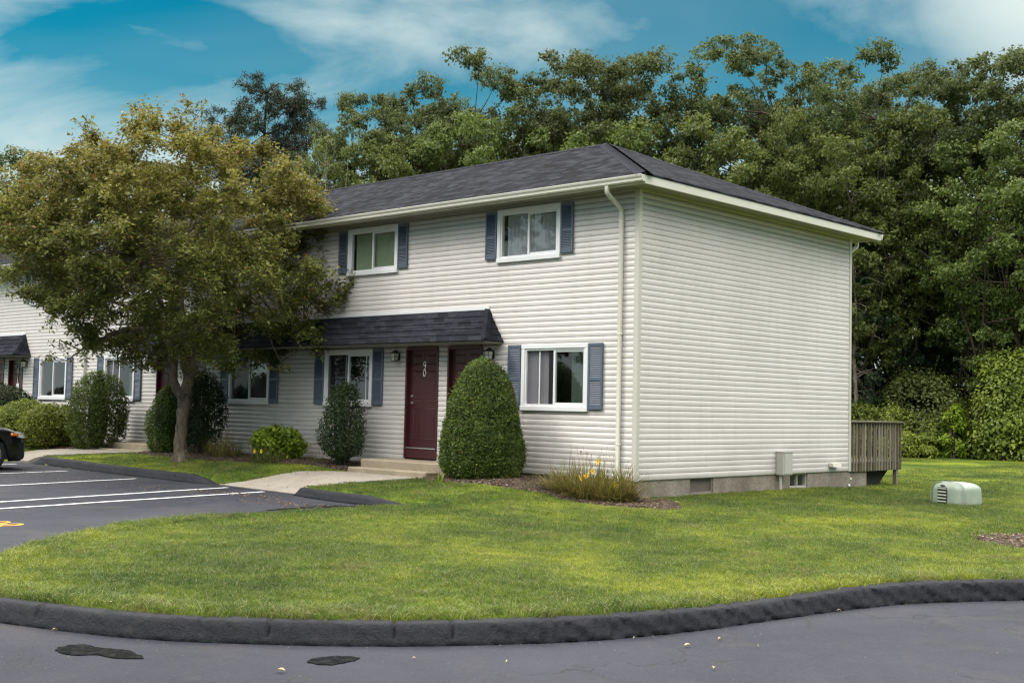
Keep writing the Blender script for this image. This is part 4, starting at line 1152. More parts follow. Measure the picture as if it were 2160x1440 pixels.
specs = [
 ('pine', 566, 205, 66, 'dark pine tree with the rounded top rising behind the small bronze tree', 'dark pines left of the roof', 0.2, .85),
 ('pine', 632, 240, 65, 'dark pine with two pointed tops between the bronze tree and the thin grey saplings', 'dark pines left of the roof', 2.2, .7),
 ('pine', 488, 270, 67, 'lower dark pine whose top shows at the left of the rounded pine top', 'dark pines left of the roof', 4.0, .7),
 ('oakB', 668, 300, 58, 'grey-green sparse tree at the right edge of the small bronze tree', OAKG, 1.1, .7),
 ('oakA', 800, 225, 56, 'dark oak standing apart, first from the left above the roof ridge', OAKG, 0.4, .78),
 ('oakB', 880, 200, 57, 'dark oak with two rounded tops, second from the left above the roof ridge', OAKG, 2.4, .8),
 ('oakB', 955, 240, 60, 'low oak joining the detached dark oaks to the high row above the roof', OAKG, 3.4, .7),
 ('oakA', 1060, 160, 57, 'oak at the left shoulder of the high row above the roof ridge', OAKG, 1.6, .8),
 ('oakA', 1150, 150, 59, 'oak just left of the highest broad crown above the roof', OAKG, 4.3, .8),
 ('oakB', 1228, 106, 57, 'broad oak crown above the middle of the roof ridge', OAKG, 5.1, .9),
 ('oakA', 1320, 112, 59, 'oak crown right above the hip of the roof', OAKG, 0.9, .8),
 ('oakB', 1395, 94, 57, 'rounded oak standing between the broad crown and the feathery tree', OAKG, 3.9, .8),
 ('spiky', 1548, 72, 57, 'tall feathery tree with spiky top above the side eave', OAKG, .3, 1.0),
 ('spiky', 1640, 105, 59, 'feathery tree leaning right behind the tallest spiky one', OAKG, 2.3, .85),
 ('oakB', 1700, 135, 60, 'dark low oak in the dip of the tree line', OAKG, 1.3, .8),
 ('oakA', 1795, 106, 56, 'oak above the far corner of the building', OAKG, 2.9, .86),
 ('oakA', 1905, 122, 58, 'oak right of the far corner with sky showing through its limbs', OAKG, 5.5, .9),
 ('oakB', 1965, 130, 56, 'oak above the utility cabinet, in front of the dip', OAKG, 0.1, .8),
 ('oakA', 2075, 110, 55, 'big oak near the right edge of the wood', OAKG, 3.3, .9),
 ('oakB', 2175, 95, 53, 'highest oak at the far right edge of the photo', OAKG, 4.4, 1.),
 ('oakA', 2330, 110, 53, 'oak just beyond the right edge of the wood', OAKG, 1.4, 1.),
 ('oakC', 1300, 250, 54, 'lighter lower tree behind the hip end of the roof', 'lighter trees in front of the tall oaks', 1.0, .9),
 ('oakC', 1460, 235, 53, 'lighter lower tree behind the side slope of the roof', 'lighter trees in front of the tall oaks', 2.6, .9),
 ('oakC', 1655, 222, 53, 'yellow-green tree in front of the oaks above the side eave', 'lighter trees in front of the tall oaks', 4.0, .62),
 ('oakC', 1770, 270, 52, 'light tree with spreading limbs at the far corner of the roof', 'lighter trees in front of the tall oaks', .5, .85),
 ('oakC', 1880, 215, 53, 'light green tree with gaps of sky, above the wooden deck', 'lighter trees in front of the tall oaks', 5.0, .75),
 ('oakC', 2110, 270, 50, 'light green tree at the right edge above the bright shrub', 'lighter trees in front of the tall oaks', 2.0, .9),
 ('oakC', 2210, 250, 49, 'leafy light tree cut by the right edge of the photo', 'lighter trees in front of the tall oaks', 3.0, .9),
 ('oakC', 730, 330, 53, 'green tree low over the left part of the roof', 'lighter trees in front of the tall oaks', 3.7, .8),
 ('oakC', 850, 320, 54, 'green tree below the detached oaks', 'lighter trees in front of the tall oaks', 1.7, .8),
 ('oakC', 1010, 270, 54, 'green tree below the left shoulder of the high row', 'lighter trees in front of the tall oaks', .7, .8),
 ('oakC', 1130, 260, 55, 'green tree showing just over the middle of the ridge', 'lighter trees in front of the tall oaks', 2.7, .8),
 ('oakC', 640, 360, 54, 'green tree between the bronze tree and the roof', 'lighter trees in front of the tall oaks', 5.7, .7),
 ('oakB', 10, 345, 66, 'dark tree top at the left edge of the photo', OAKG, 2.7, 1.1),
 ('oakA', 130, 380, 70, 'far tree hidden behind the small bronze tree', OAKG, 1.7, 1.),
 ('oakA', 330, 370, 68, 'far tree behind the middle of the small bronze tree', OAKG, 4.7, 1.),
 ('hem', 1830, 470, 52, 'dark hemlock just behind the far corner of the building', 'dark hemlocks under the oaks', 0., 1.),
 ('hem', 1915, 520, 54, 'dark hemlock with drooping boughs above the mounded shrub', 'dark hemlocks under the oaks', 1.9, 1.1),
 ('hem', 2010, 505, 57, 'dark hemlock behind the vine covered trunk', 'dark hemlocks under the oaks', 3.1, 1.1),
 ('hem', 2105, 500, 58, 'dark hemlock behind the right-hand bright shrub', 'dark hemlocks under the oaks', 4.4, 1.1),
 ('hem', 2200, 520, 56, 'dark hemlock at the right edge', 'dark hemlocks under the oaks', 5.4, 1.1),
 ('hem', 1700, 560, 60, 'hemlock hidden behind the building', 'dark hemlocks under the oaks', 5.0, 1.1),
]
for (k, px, py, dep, lab, grp, rz, wd) in specs: tree_at(k, px, py, dep, lab, grp, rz, wd)

# understorey shrubs along the far edge of the lawn
def mound_mesh(seed, rx, ry, h, n, ls, aspect=.6, shape=None, clump=.3):
    r = np.random.default_rng(seed)
    ncl = int(26*(rx*ry*h)**.35)+10; parts = []
    for i in range(ncl):
        a = r.random()*6.283; u = r.random()**.95; z = h*(.03+.93*u)
        k = math.sqrt(max(0.02, 1-(z/h)**2.2))*(.75+.25*r.random())
        p = np.array([math.cos(a)*rx*k, math.sin(a)*ry*k, z*.9]); R_ = clump*h*(.6+.6*r.random())
        P, d = blob_points(p, R_, n//ncl, r, .5, .8); P[:, 2] = np.abs(P[:, 2])+.01
        o = unit(p-np.array([0, 0, h*.3])+d*.5); parts.append(leaves(P, ls, r, o+d, .6, aspect, .2))
    return join(parts)
def ellipsoid(rx, ry, h, nu=16, nv=8, r=None):
    m_ = MB(); V = []; F = []
    for j in range(nv+1):
        a = j/nv*math.pi/2
        for i in range(nu):
            t = 2*math.pi*i/nu; k = 1+.08*math.sin(t*3+j); V.append((math.cos(t)*rx*math.cos(a)*k, math.sin(t)*ry*math.cos(a)*k, -.05+h*math.sin(a)))
    for j in range(nv):
        for i in range(nu): F.append((j*nu+i, j*nu+(i+1) % nu, (j+1)*nu+(i+1) % nu, (j+1)*nu+i))
    m_.add(V, F); return m_
def shrub(name, px, pymid, dep, rx, ry, h, n, ls, mat, label, group, seed, zb=G0, aspect=.6, clump=.22, stems=True, core=True):
    q = at(px, pymid, dep); e = empty(name, (q[0], q[1], zb))
    tag(e, label, 'shrub', group)
    V, F = mound_mesh(seed, rx, ry, h, n, ls, aspect, None, clump); npmesh('foliage', V, F, mat, e)
    s = MB(); r = random.Random(seed)
    for k in range(7):
        a = r.random()*6.28; s.tube([(math.cos(a)*.1, math.sin(a)*.1, -.1), (math.cos(a)*rx*.3, math.sin(a)*ry*.3, h*.4), (math.cos(a)*rx*.6, math.sin(a)*ry*.6, h*.85)], [.04, .025, .01], 5)
    s.build('stem', M['darkbark'], e, True)
    if core: ellipsoid(rx*.52, ry*.5, h*.6).build('dark_core', M['core'], e, True)  # solid dark core, blocks the view through the foliage
    return e
UG = 'bushes along the far edge of the lawn'
shrub('bush', 1945, 900, 49.5, 1.9, 1.4, 3.5, 12000, .13, M['hemlock'] if False else M['oak2'], 'mounded dark green bush behind the deck railing', UG, 1)
shrub('bush', 2140, 900, 47.5, 1.7, 1.4, 4.3, 17000, .14, M['brush'], 'tall bright green bush at the right edge of the lawn', UG, 2)
shrub('bush', 2250, 900, 46, 1.9, 1.5, 3.6, 15000, .14, M['brush'], 'bright bush cut off by the right edge of the photo', UG, 12)
shrub('bush', 1850, 900, 49, 2.0, 1.3, 2.1, 11000, .11, M['brush'], 'yellow-green bush seen over the deck rail', UG, 3)
shrub('bush', 1925, 930, 48.6, 1.2, 1.1, 1.45, 9000, .10, M['brush'], 'low yellow-green bush right of the deck', UG, 4)
shrub('bush', 1985, 930, 48.6, 1.0, 1.0, 1.85, 8000, .10, M['azalea'], 'low bright bush above the utility cabinet', UG, 5)
shrub('bush', 2050, 930, 48.6, 1.3, 1.0, 1.35, 8000, .10, M['oak2'], 'low darker bush under the vine covered trunk', UG, 6)
shrub('bush', 2110, 940, 48, 1.1, .9, 1.35, 8000, .10, M['azalea'], 'low bush at the foot of the tall bright one', UG, 7)
shrub('bush', 2175, 940, 49, 1.2, .9, 1.3, 8000, .10, M['oak2'], 'lowest bush at the right edge of the lawn', UG, 8)
shrub('bush', 1780, 920, 52, 1.8, 1.2, 2.2, 5000, .14, M['brush'], 'bush mostly hidden by the far corner of the building', UG, 9)
shrub('sapling', 2012, 930, 47.5, .33, .33, 2.3, 2600, .15, M['lime'], 'slender lime green sapling in front of the dark bush', None, 10, aspect=.45, clump=.12, core=False)
# vine draped dead trunk
q = at(2062, 900, 50.5); e = empty('vine_covered_trunk', (q[0], q[1], G0)); tag(e, 'brown trunk wrapped in dead vines with a green leafy top', 'tree')
s = MB(); r = random.Random(5)
s.tube([(0, 0, -.2), (.1, 0, 2.5), (0, .1, 5.), (.2, 0, 6.6)], [.35, .3, .25, .12], 9)
for k in range(46):
    a = r.random()*6.28; z0 = 4.2+r.random()*1.6; z1 = z0-1.5-r.random()*2.6; R0 = .35+.35*r.random()
    s.tube([(math.cos(a)*R0*.6, math.sin(a)*R0*.6, z0), (math.cos(a+.2)*R0, math.sin(a+.2)*R0, (z0*2+z1)/3), (math.cos(a-.1)*R0*1.1, math.sin(a-.1)*R0*1.1, (z0+z1*2)/3), (math.cos(a)*R0*.9, math.sin(a)*R0*.9, z1)], [.014, .016, .014, .008], 4, cap=False)
s.build('trunk', m_bark('vine_bark', (.05, .032, .024), (.14, .095, .07), 6, 2), e, True)
V, F = mound_mesh(77, 1.5, 1.4, 2.3, 6500, .19, .6, None, .24); V[:, 2] += 4.3; npmesh('crown', V, F, M['oak2'], e)
# bare saplings, dead branches
def bare(name, q, H, n, lab, seed, spreadr=.5, rad=.03, zb=G0, grp=None):
    r = random.Random(seed); e = empty(name, (q[0], q[1], zb)); s = MB(); tag(e, lab, 'tree', grp)
    for k in range(n):
        a = r.random()*6.28; x, y = math.cos(a)*.15, math.sin(a)*.15; pts = [(x, y, -.1)]; hh = H*(.75+.25*r.random()); m_ = 7
        dx, dy = math.cos(a)*spreadr, math.sin(a)*spreadr
        for i in range(1, m_+1):
            t = i/m_; pts.append((x+dx*t**1.5+r.uniform(-.06, .06), y+dy*t**1.5+r.uniform(-.06, .06), hh*t))
        s.tube(pts, [rad*(1-.85*i/m_) for i in range(m_+1)], 5)
        for i in range(2, m_):
            for _ in range(2):
                b = r.random()*6.28; L = hh*.10*(1.2-i/m_)+.3; p = pts[i]
                s.tube([p, (p[0]+math.cos(b)*L*.5, p[1]+math.sin(b)*L*.5, p[2]+L*.5), (p[0]+math.cos(b)*L*.7, p[1]+math.sin(b)*L*.7, p[2]+L*1.1)], [rad*.4, rad*.25, rad*.12], 4, cap=False)
    s.build('trunk', M['palebark'], e, True); return e
q = at(700, 262, 50); bare('bare_sapling', q, q[2]-G0, 3, 'thin bare grey sapling against the sky left of the roof', 3, .7, .035, grp='bare grey saplings left of the roof')
q = at(682, 232, 52); bare('bare_sapling', q, q[2]-G0, 2, 'tallest thin bare sapling against the sky, nearest the pines', 4, .5, .03, grp='bare grey saplings left of the roof')
q = at(622, 330, 49); bare('bare_sapling', q, q[2]-G0, 3, 'thin bare sapling in front of the dark pine', 6, .8, .035, grp='bare grey saplings left of the roof')
q = at(1815, 700, 50); e = empty('dead_tree', (q[0], q[1], G0)); tag(e, 'dead brown tree with drooping bare branches at the far corner of the building', 'tree')
s = MB(); r = random.Random(9); s.tube([(-.3, 0, -.2), (-.15, 0, 2), (-.3, 0, 4), (-.2, 0, 6), (-.45, .1, 8.4)], [.10, .085, .07, .05, .02], 7)
for k in range(70):
    z = 2.+r.random()*5.8; a = r.random()*6.28; L_ = .3+r.random()*1.3; p = np.array([-.22, 0, z]); d = np.array([math.cos(a), math.sin(a), r.uniform(-.3, .8)]); P_ = [p]
    for i_ in range(6):
        p = p+d*L_/6; d = unit(d+np.array([r.gauss(0, .3), r.gauss(0, .3), r.gauss(-.16, .25)])); P_.append(p)
    s.tube(P_, [.016*(1-i_/7.5) for i_ in range(7)], 4, cap=False)
s.build('trunk', M['palebark'], e, True)
q0 = at(1955, 540, 51); q1 = at(2035, 600, 51)
e = empty('fallen_branch', tuple(q1)); tag(e, 'long pale bare branch slanting down through the dark hemlocks', 'branch')
d = q0-q1; s = MB(); s.tube([d*1.3, d, d*.6+np.array([0, 0, -.08]), d*.25, (0, 0, -.15)], [.015, .03, .045, .05, .02], 6); s.build('limb', M['palebark'], e, True)
# a far wood closing the gaps low behind the oaks
r = np.random.default_rng(99); parts = []
for px in np.arange(-300, 2700, 26.):
    for _ in range(4):
        dep = 66+r.random()*10; q = at(px+r.normal()*15, 700, dep); z = G0+r.random()**1.1*5.5
        P, d = blob_points(np.array([q[0], q[1], z]), 1.9, 170, r, .2, .8); parts.append(leaves(P, .42, r, d, .3, .6))
V, F = join(parts); o = npmesh('far_wood', V, F, M['hemlock']); tag(o, kind='stuff')

# ------------------------------------------------------------------ yews and garden shrubs by the wall
def prof_shrub(name, x, y, z, prof, n, ls, mat, label, seed, group=None, aspect=.35, bumpy=.06, core=.86, depth=.12, ell=1., lean=(0, 0), trunk=None, stray=.02, cat='shrub', holes=0., gap_z=(0, 1)):
    """prof: (height, radius) pairs"""
    r = np.random.default_rng(seed); e = empty(name, (x, y, z)); tag(e, label, cat, group)
    hz = np.array([p[0] for p in prof]); rr = np.array([p[1] for p in prof]); H = hz[-1]
    ww = np.interp(np.linspace(0, H, 200), hz, rr)+.05; cdf = np.cumsum(ww); cdf /= cdf[-1]
    zz = np.interp(r.random(n*2), cdf, np.linspace(0, H, 200)); a = r.random(n*2)*6.2832
    R0 = np.interp(zz, hz, rr)
    dr = np.gradient(np.interp(np.linspace(0, H, 200), hz, rr), H/199); sl_ = np.interp(zz, np.linspace(0, H, 200), dr)
    P0 = np.stack([np.cos(a), np.sin(a), zz*1.2], 1)
    nz = fnoise(P0*3, 1.1, seed)*bumpy+fnoise(P0*9, 1., seed+1)*bumpy*.5
    dep = r.random(n*2)**1.7*depth; str_ = (r.random(n*2) < stray)*r.random(n*2)*.10
    Rr = np.maximum(.0, R0+nz-dep+str_)
    P = np.stack([np.cos(a)*Rr+lean[0]*zz, np.sin(a)*Rr*ell+lean[1]*zz, zz-dep*.3], 1)
    keep = np.ones(n*2, bool)
    if holes: keep = fnoise(P*4.2, 1., seed+5)+fnoise(P*9, 1., seed+6)*.5 > (holes*1.2-1.)
    O = np.stack([np.cos(a), np.sin(a), -sl_*.8], 1)
    P, O = P[keep][:n], O[keep][:n]
    V, F = leaves(P, ls, r, O, .45, aspect, -.15, .3); npmesh('foliage', V, F, mat, e)
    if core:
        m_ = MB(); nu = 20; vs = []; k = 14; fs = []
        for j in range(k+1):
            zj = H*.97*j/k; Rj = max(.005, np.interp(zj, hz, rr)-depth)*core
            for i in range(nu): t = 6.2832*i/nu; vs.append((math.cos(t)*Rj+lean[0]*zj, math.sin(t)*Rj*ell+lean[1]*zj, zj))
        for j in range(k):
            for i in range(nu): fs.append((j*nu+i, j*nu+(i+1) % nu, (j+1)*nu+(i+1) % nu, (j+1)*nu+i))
        fs.append(tuple(range(k*nu, (k+1)*nu))); m_.add(vs, fs); m_.build('dark_core', M['core'], e, True)  # closed dark body inside the leaves, stops see-through
    s = MB(); rs_ = random.Random(seed)
    for k in range(trunk or 3):
        a_ = rs_.random()*6.28; f_ = .06+.04*rs_.random(); s.tube([(math.cos(a_)*f_, math.sin(a_)*f_, -.15), (math.cos(a_)*f_*2, math.sin(a_)*f_*2, H*.3), (math.cos(a_)*rr.max()*.45, math.sin(a_)*rr.max()*.45, H*.75)], [.035, .028, .010], 6)
    s.build('stem', M['darkbark'], e, True)
    return e, V, F
YG = 'clipped yews along the front wall'
prof_shrub('yew_shrub', -2.80, -.98, -.14, [(0, .50), (.12, .68), (.35, .79), (.7, .80), (1.1, .73), (1.5, .63), (1.85, .50), (2.08, .36), (2.22, .20), (2.29, 0)], 46000, .050, M['yew'],
           'big dense cone shaped clipped yew in front of the doors', 1, YG, bumpy=.05, depth=.10, ell=.95, stray=.03)
prof_shrub('yew_shrub', -7.10, -.75, -.06, [(.16, .14), (.26, .38), (.5, .46), (.8, .45), (1.1, .40), (1.4, .34), (1.6, .28), (1.72, .22), (1.77, 0)], 13000, .055, M['darkyew'],
           'narrow dark yew column with ragged sides between the two ground floor windows', 2, YG, bumpy=.09, depth=.26, core=.25, stray=.22, holes=.42, trunk=7)
prof_shrub('yew_shrub', -16.84, -1.05, -.08, [(0, .42), (.2, .62), (.6, .73), (1.1, .74), (1.5, .66), (1.8, .50), (2.0, .28), (2.08, 0)], 24000, .060, M['yew'],
           'rounded clipped yew in front of the far downspout, thin on its right side', 3, YG, bumpy=.07, depth=.24, core=.5, stray=.10, holes=.3, trunk=5)
prof_shrub('yew_shrub', -13.44, -1.0, -.08, [(0, .35), (.2, .50), (.6, .56), (1.0, .50), (1.4, .36), (1.65, .18), (1.74, 0)], 15000, .055, M['yew'],
           'small cone shaped yew just left of the tree trunk', 4, YG, bumpy=.05, depth=.14, core=.8)
prof_shrub('yew_shrub', -12.25, -.85, -.06, [(.15, .15), (.4, .36), (.9, .48), (1.3, .47), (1.7, .36), (1.95, .2), (2.02, 0)], 11000, .07, M['darkyew'],
           'tall dark open yew with bare stems right of the tree trunk', 5, YG, bumpy=.10, depth=.3, core=0, stray=.15, holes=.45, trunk=14)
prof_shrub('yew_shrub', -22.5, -1.1, -.08, [(0, .7), (.4, .98), (.9, 1.05), (1.3, .85), (1.6, .5), (1.72, 0)], 22000, .07, M['darkyew'],
           'low rounded dark yew in front of the leftmost doors', 6, YG, bumpy=.05, depth=.15)
AG = 'azaleas along the bed at the left'
prof_shrub('azalea_shrub', -18.5, -1.55, -.10, [(0, .45), (.2, .70), (.6, .80), (.9, .68), (1.12, .35), (1.18, 0)], 13000, .075, M['azalea'], 'rounded azalea right next to the round clipped yew', 7, AG, bumpy=.12, depth=.2, aspect=.5, core=.75)
prof_shrub('azalea_shrub', -20.1, -1.45, -.10, [(0, .6), (.3, .95), (.7, 1.0), (1.0, .75), (1.2, .35), (1.28, 0)], 15000, .075, M['azalea'], 'yellow-green azalea below the leftmost window', 8, AG, bumpy=.12, depth=.2, aspect=.5, core=.75)
prof_shrub('azalea_shrub', -21.9, -1.9, -.10, [(0, .5), (.3, .8), (.6, .8), (.9, .55), (1.0, 0)], 9000, .075, M['azalea'], 'azalea at the left edge behind the dark car', 9, AG, bumpy=.12, depth=.2, aspect=.5, core=.75)
prof_shrub('lime_shrub', -9.25, -.85, -.04, [(0, .34), (.15, .48), (.35, .55), (.55, .45), (.70, .28), (.76, 0)], 3600, .085, M['lime'], 'low lime green shrub under the siding left of the narrow yew', 10, bumpy=.12, depth=.2, aspect=.6, core=.72, stray=.1)

def clump(name, x, y, z, rx, ry, nb, L, mat, label, seed, w=.013, up=1.3, flowers=(), scapes=0, cat='plant', segs=5, group=None, fcol=None):
    r = np.random.default_rng(seed); e = empty(name, (x, y, z)); tag(e, label, cat, group); V = []; F = []
    for k in range(nb):
        a = r.random()*6.28; rr_ = math.sqrt(r.random()); b = np.array([math.cos(a)*rx*rr_, math.sin(a)*ry*rr_, -.02])
        d = np.array([math.cos(a)*rx, math.sin(a)*ry, 0]); d = d/(np.linalg.norm(d)+1e-6)*.55+np.append(r.normal(size=2)*.55, 0)
        l = L*(.55+.55*r.random()); v = unit(np.array([d[0]*.6, d[1]*.6, up])); p = b.copy(); sd = unit(np.cross(v, [0, 0, 1.])+1e-5); ww = w*(.7+.6*r.random())
        bend = (.35+.5*r.random())
        b0 = len(V)
        for i in range(segs+1):
            t = i/segs; wi = ww*(1-t**2*.9)
            V += [p-sd*wi*.5, p+sd*wi*.5]
            v = unit(v+np.array([d[0]*.22*bend, d[1]*.22*bend, -bend*.55])*(1.2/segs*2)); p = p+v*l/segs; p[2] = max(p[2], .01+.01*r.random())
        for i in range(segs): F.append((b0+2*i, b0+2*i+1, b0+2*i+3, b0+2*i+2))
    npmesh('foliage', np.array(V), np.array(F), mat, e)
    if scapes:
        s = MB()
        for k in range(scapes):
            a = r.random()*6.28; b = np.array([math.cos(a)*rx*.8*r.random(), math.sin(a)*ry*.7*r.random(), 0]); t_ = b+np.array([r.normal()*.08, r.normal()*.08, L*(.85+.35*r.random())])
            s.tube([b, (b+t_)/2+r.normal(size=3)*.015, t_], [.0035, .003, .002], 4)
            s.tube([t_, t_+np.array([0, 0, .03])], [.006, .002], 4)
        s.build('flower_stalk', M['strap'], e)
    for (fx, fy, fz_) in flowers:
        c_ = np.array([fx, fy, fz_]); V = []; F = []
        for k in range(6):
            t = k*1.047; dr_ = np.array([math.cos(t), -.35, math.sin(t)]); dr_ = unit(dr_); sd = unit(np.cross(dr_, [0, -1., .2])); nn = np.array([0, -1., .25])
            b0 = len(V); L_ = .062
            V += [c_, c_+dr_*L_*.55+sd*.016+nn*.006, c_+dr_*L_*1.0-nn*.008, c_+dr_*L_*.55-sd*.016+nn*.006]; F.append((b0, b0+1, b0+2, b0+3))
        fo_ = npmesh('flower', np.array(V), np.array(F), M['petal'], e)
        s = MB(); s.tube([(fx, fy+.01, fz_), (fx*.9, fy+.05, fz_*.5), (fx*.8, fy+.1, 0)], [.004, .004, .004], 4); s.tube([c_, c_+np.array([0, -.03, .01])], [.006, .004], 5); s.build('flower_stalk', M['strapgreen'], e)
    return e
clump('daylily', -.22, -.95, -.31, .86, .42, 1700, .74, M['strap'], 'wide clump of browning daylilies with yellow flowers at the near corner of the building', 1, w=.016, up=.95,
      flowers=[(.16, -.30, .42), (.22, -.22, .50), (.02, -.28, .38), (.66, -.15, .30), (.24, -.10, .66)], scapes=40)
clump('ornamental_grass', -10.95, -1.1, -.07, .42, .35, 420, .62, M['strap'], 'tuft of brownish ornamental grass between the tree trunk and the lime green shrub', 2, w=.012, scapes=26)
clump('daylily', -8.75, -1.45, -.14, .35, .28, 260, .50, M['strapgreen'], 'green daylily with two yellow flowers in front of the lime green shrub', 3, w=.015, flowers=[(-.12, -.25, .33), (.12, -.25, .33)], scapes=8)
clump('seedling', -3.05, -1.80, -.17, .06, .06, 26, .24, M['lime'], 'bright green seedling at the foot of the big clipped yew', 4, w=.035, up=.9, segs=4)
clump('daylily', -7.9, -.8, -.05, .16, .14, 50, .35, M['strap'], 'small dry plant beside the narrow yew', 5, w=.008)
clump('weed', -1.55, -1.2, -.15, .35, .22, 160, .16, M['strapgreen'], 'patch of low weeds in the mulch below the ground floor window', 6, w=.012, up=.5)
clump('weed', -2.1, -1.45, -.2, .25, .15, 90, .13, M['strap'], 'dry weeds in the mulch right of the big clipped yew', 7, w=.012, up=.5)

# ------------------------------------------------------------------ the small bronze-green tree
TX, TY, TZ = -11.2, -2.05, -.17
r = np.random.default_rng(5)
tree = empty('ornamental_tree', (TX, TY, TZ)); tag(tree, 'small wide crowned tree with bronze-green leaves and a forked trunk on the grass strip', 'tree')
# local frame: lateral axis (image right) and depth axis
ex = np.array([RT[0], RT[1], 0]); ex /= np.linalg.norm(ex); ey = np.array([-ex[1], ex[0], 0])
def L(u, w, z): return ex*u+ey*w+np.array([0, 0, z])
tr = MB()
def limb(pts, rad, n=8): 
    P = [L(*p) for p in pts]; Q = []; Rr = []
    for i in range(len(P)-1):
        p0, p1, p2, p3 = P[max(i-1, 0)], P[i], P[i+1], P[min(i+2, len(P)-1)]
        for k in range(5):
            u = k/5; Q.append(.5*((2*p1)+(-p0+p2)*u+(2*p0-5*p1+4*p2-p3)*u*u+(-p0+3*p1-3*p2+p3)*u**3)+r.normal(size=3)*rad[i]*.07); Rr.append(rad[i]*(1-u)+rad[i+1]*u)
    Q.append(P[-1]); Rr.append(rad[-1])
    tr.tube(Q, [q_*(1+.06*math.sin(i*1.9)) for i, q_ in enumerate(Rr)], n); return Q
limb([(.02, 0, -.15), (0, 0, .06), (-.02, 0, .35), (0, 0, .9), (.02, 0, 1.3), (.02, 0, 1.55)], [.24, .185, .14, .128, .14, .155], 14)
for a in (0, 1.3, 2.4, 3.6, 4.9):
    tr.tube([L(.02+.26*math.cos(a), .26*math.sin(a), -.12), L(.01+.16*math.cos(a), .16*math.sin(a), .03), L(.08*math.cos(a), .08*math.sin(a), .30)], [.05, .075, .05], 7)
ML = [[(.0, 0, 1.45), (-.18, -.05, 1.75), (-.26, -.05, 2.3), (-.50, .1, 3.0), (-1.1, .2, 3.9), (-1.7, .3, 5.2), (-2.0, .3, 6.8)],
      [(.02, 0, 1.5), (.10, .02, 1.9), (-.05, .05, 2.5), (-.12, .1, 3.2), (-.2, .2, 4.3), (.0, .3, 5.8), (-.1, .2, 7.1)],
      [(.05, 0, 1.55), (.20, .0, 2.1), (.35, .1, 2.9), (.9, .3, 3.9), (1.6, .3, 5.0), (2.0, .2, 6.2)],
      [(-.1, 0, 2.5), (-.35, -.2, 2.9), (-1.1, -.5, 2.95), (-1.6, -.6, 2.75), (-2.1, -.7, 2.45)],
      [(.3, .05, 2.6), (.9, -.4, 3.1), (1.8, -.6, 3.4), (2.9, -.5, 3.6)],
      [(.0, .1, 2.9), (.3, 1.2, 3.6), (.2, 2.3, 4.5)], [(-.1, 0, 2.8), (-.3, -1.2, 3.6), (-.5, -2.2, 4.4)],
      [(-.7, .1, 3.3), (-1.9, -.2, 3.7), (-3.2, -.2, 4.4)], [(-.6, .1, 3.1), (-1.6, .8, 4.0), (-2.8, 1.2, 5.2)], [(.7, .2, 3.5), (1.7, 1.0, 4.2), (2.4, 1.4, 5.2)]]
RD = [[.11, .10, .09, .075, .055, .035, .012], [.14, .12, .10, .085, .06, .035, .012], [.12, .10, .085, .06, .035, .012], [.085, .075, .06, .045, .02], [.06, .045, .03, .012], [.05, .04, .015], [.05, .04, .015], [.05, .035, .012], [.045, .03, .012], [.045, .03, .012]]
limbs = []
for p, q in zip(ML, RD): limbs += limb(p, q, 9)
limbs = np.array(limbs)
# crown: clusters of leafy twigs inside a broad uneven outline (u lateral, w depth, z)
def crown_ok(u, w, z):
    # outline measured against the building: half widths left and right by height
    hz = [1.95, 2.3, 2.7, 3.2, 4.0, 5.0, 6.0, 6.6, 7.1, 7.45]
    rl = [.5, 1.6, 2.5, 3.3, 4.1, 4.3, 4.1, 3.6, 2.7, .9]; rr_ = [.6, 2.0, 3.1, 3.6, 3.9, 3.7, 3.3, 2.9, 2.1, .6]
    k = np.interp(z, hz, rl if u < 0 else rr_); return (u/k)**2+(w/(k*.85))**2
cl = []
tries = 0
while len(cl) < 390 and tries < 60000:
    tries += 1
    u, w, z = r.uniform(-4.4, 4.0), r.uniform(-3.6, 3.6), r.uniform(2.0, 7.4)
    k = crown_ok(u, w, z)
    if k > 1 or (k < .35 and r.random() < .75): continue
    p = L(u, w, z)
    if any(np.linalg.norm(p-c_) < .36 for c_ in cl[-330:]): continue
    cl.append(p)
for (u, w, z) in ((-2.35, .1, 7.2), (-2.5, 0, 7.55), (-1.2, .1, 7.7), (-1.35, .1, 7.95), (-.25, 0, 7.55), (.0, .1, 7.85), (-.1, 0, 8.12), (-.45, .1, 7.85), (.15, 0, 8.0), (-3.5, 0, 6.75), (-3.7, .1, 6.9), (.5, .1, 7.5), (3.9, 0, 3.7), (4.1, .1, 3.55), (-2.9, -.5, 2.35), (-2.6, -.6, 2.5), (2.9, -.3, 2.6), (2.3, -.4, 2.2), (.3, -.8, 2.15), (.55, -.7, 2.0)):
    cl.append(L(u, w, z))
parts = []; sprig = 20
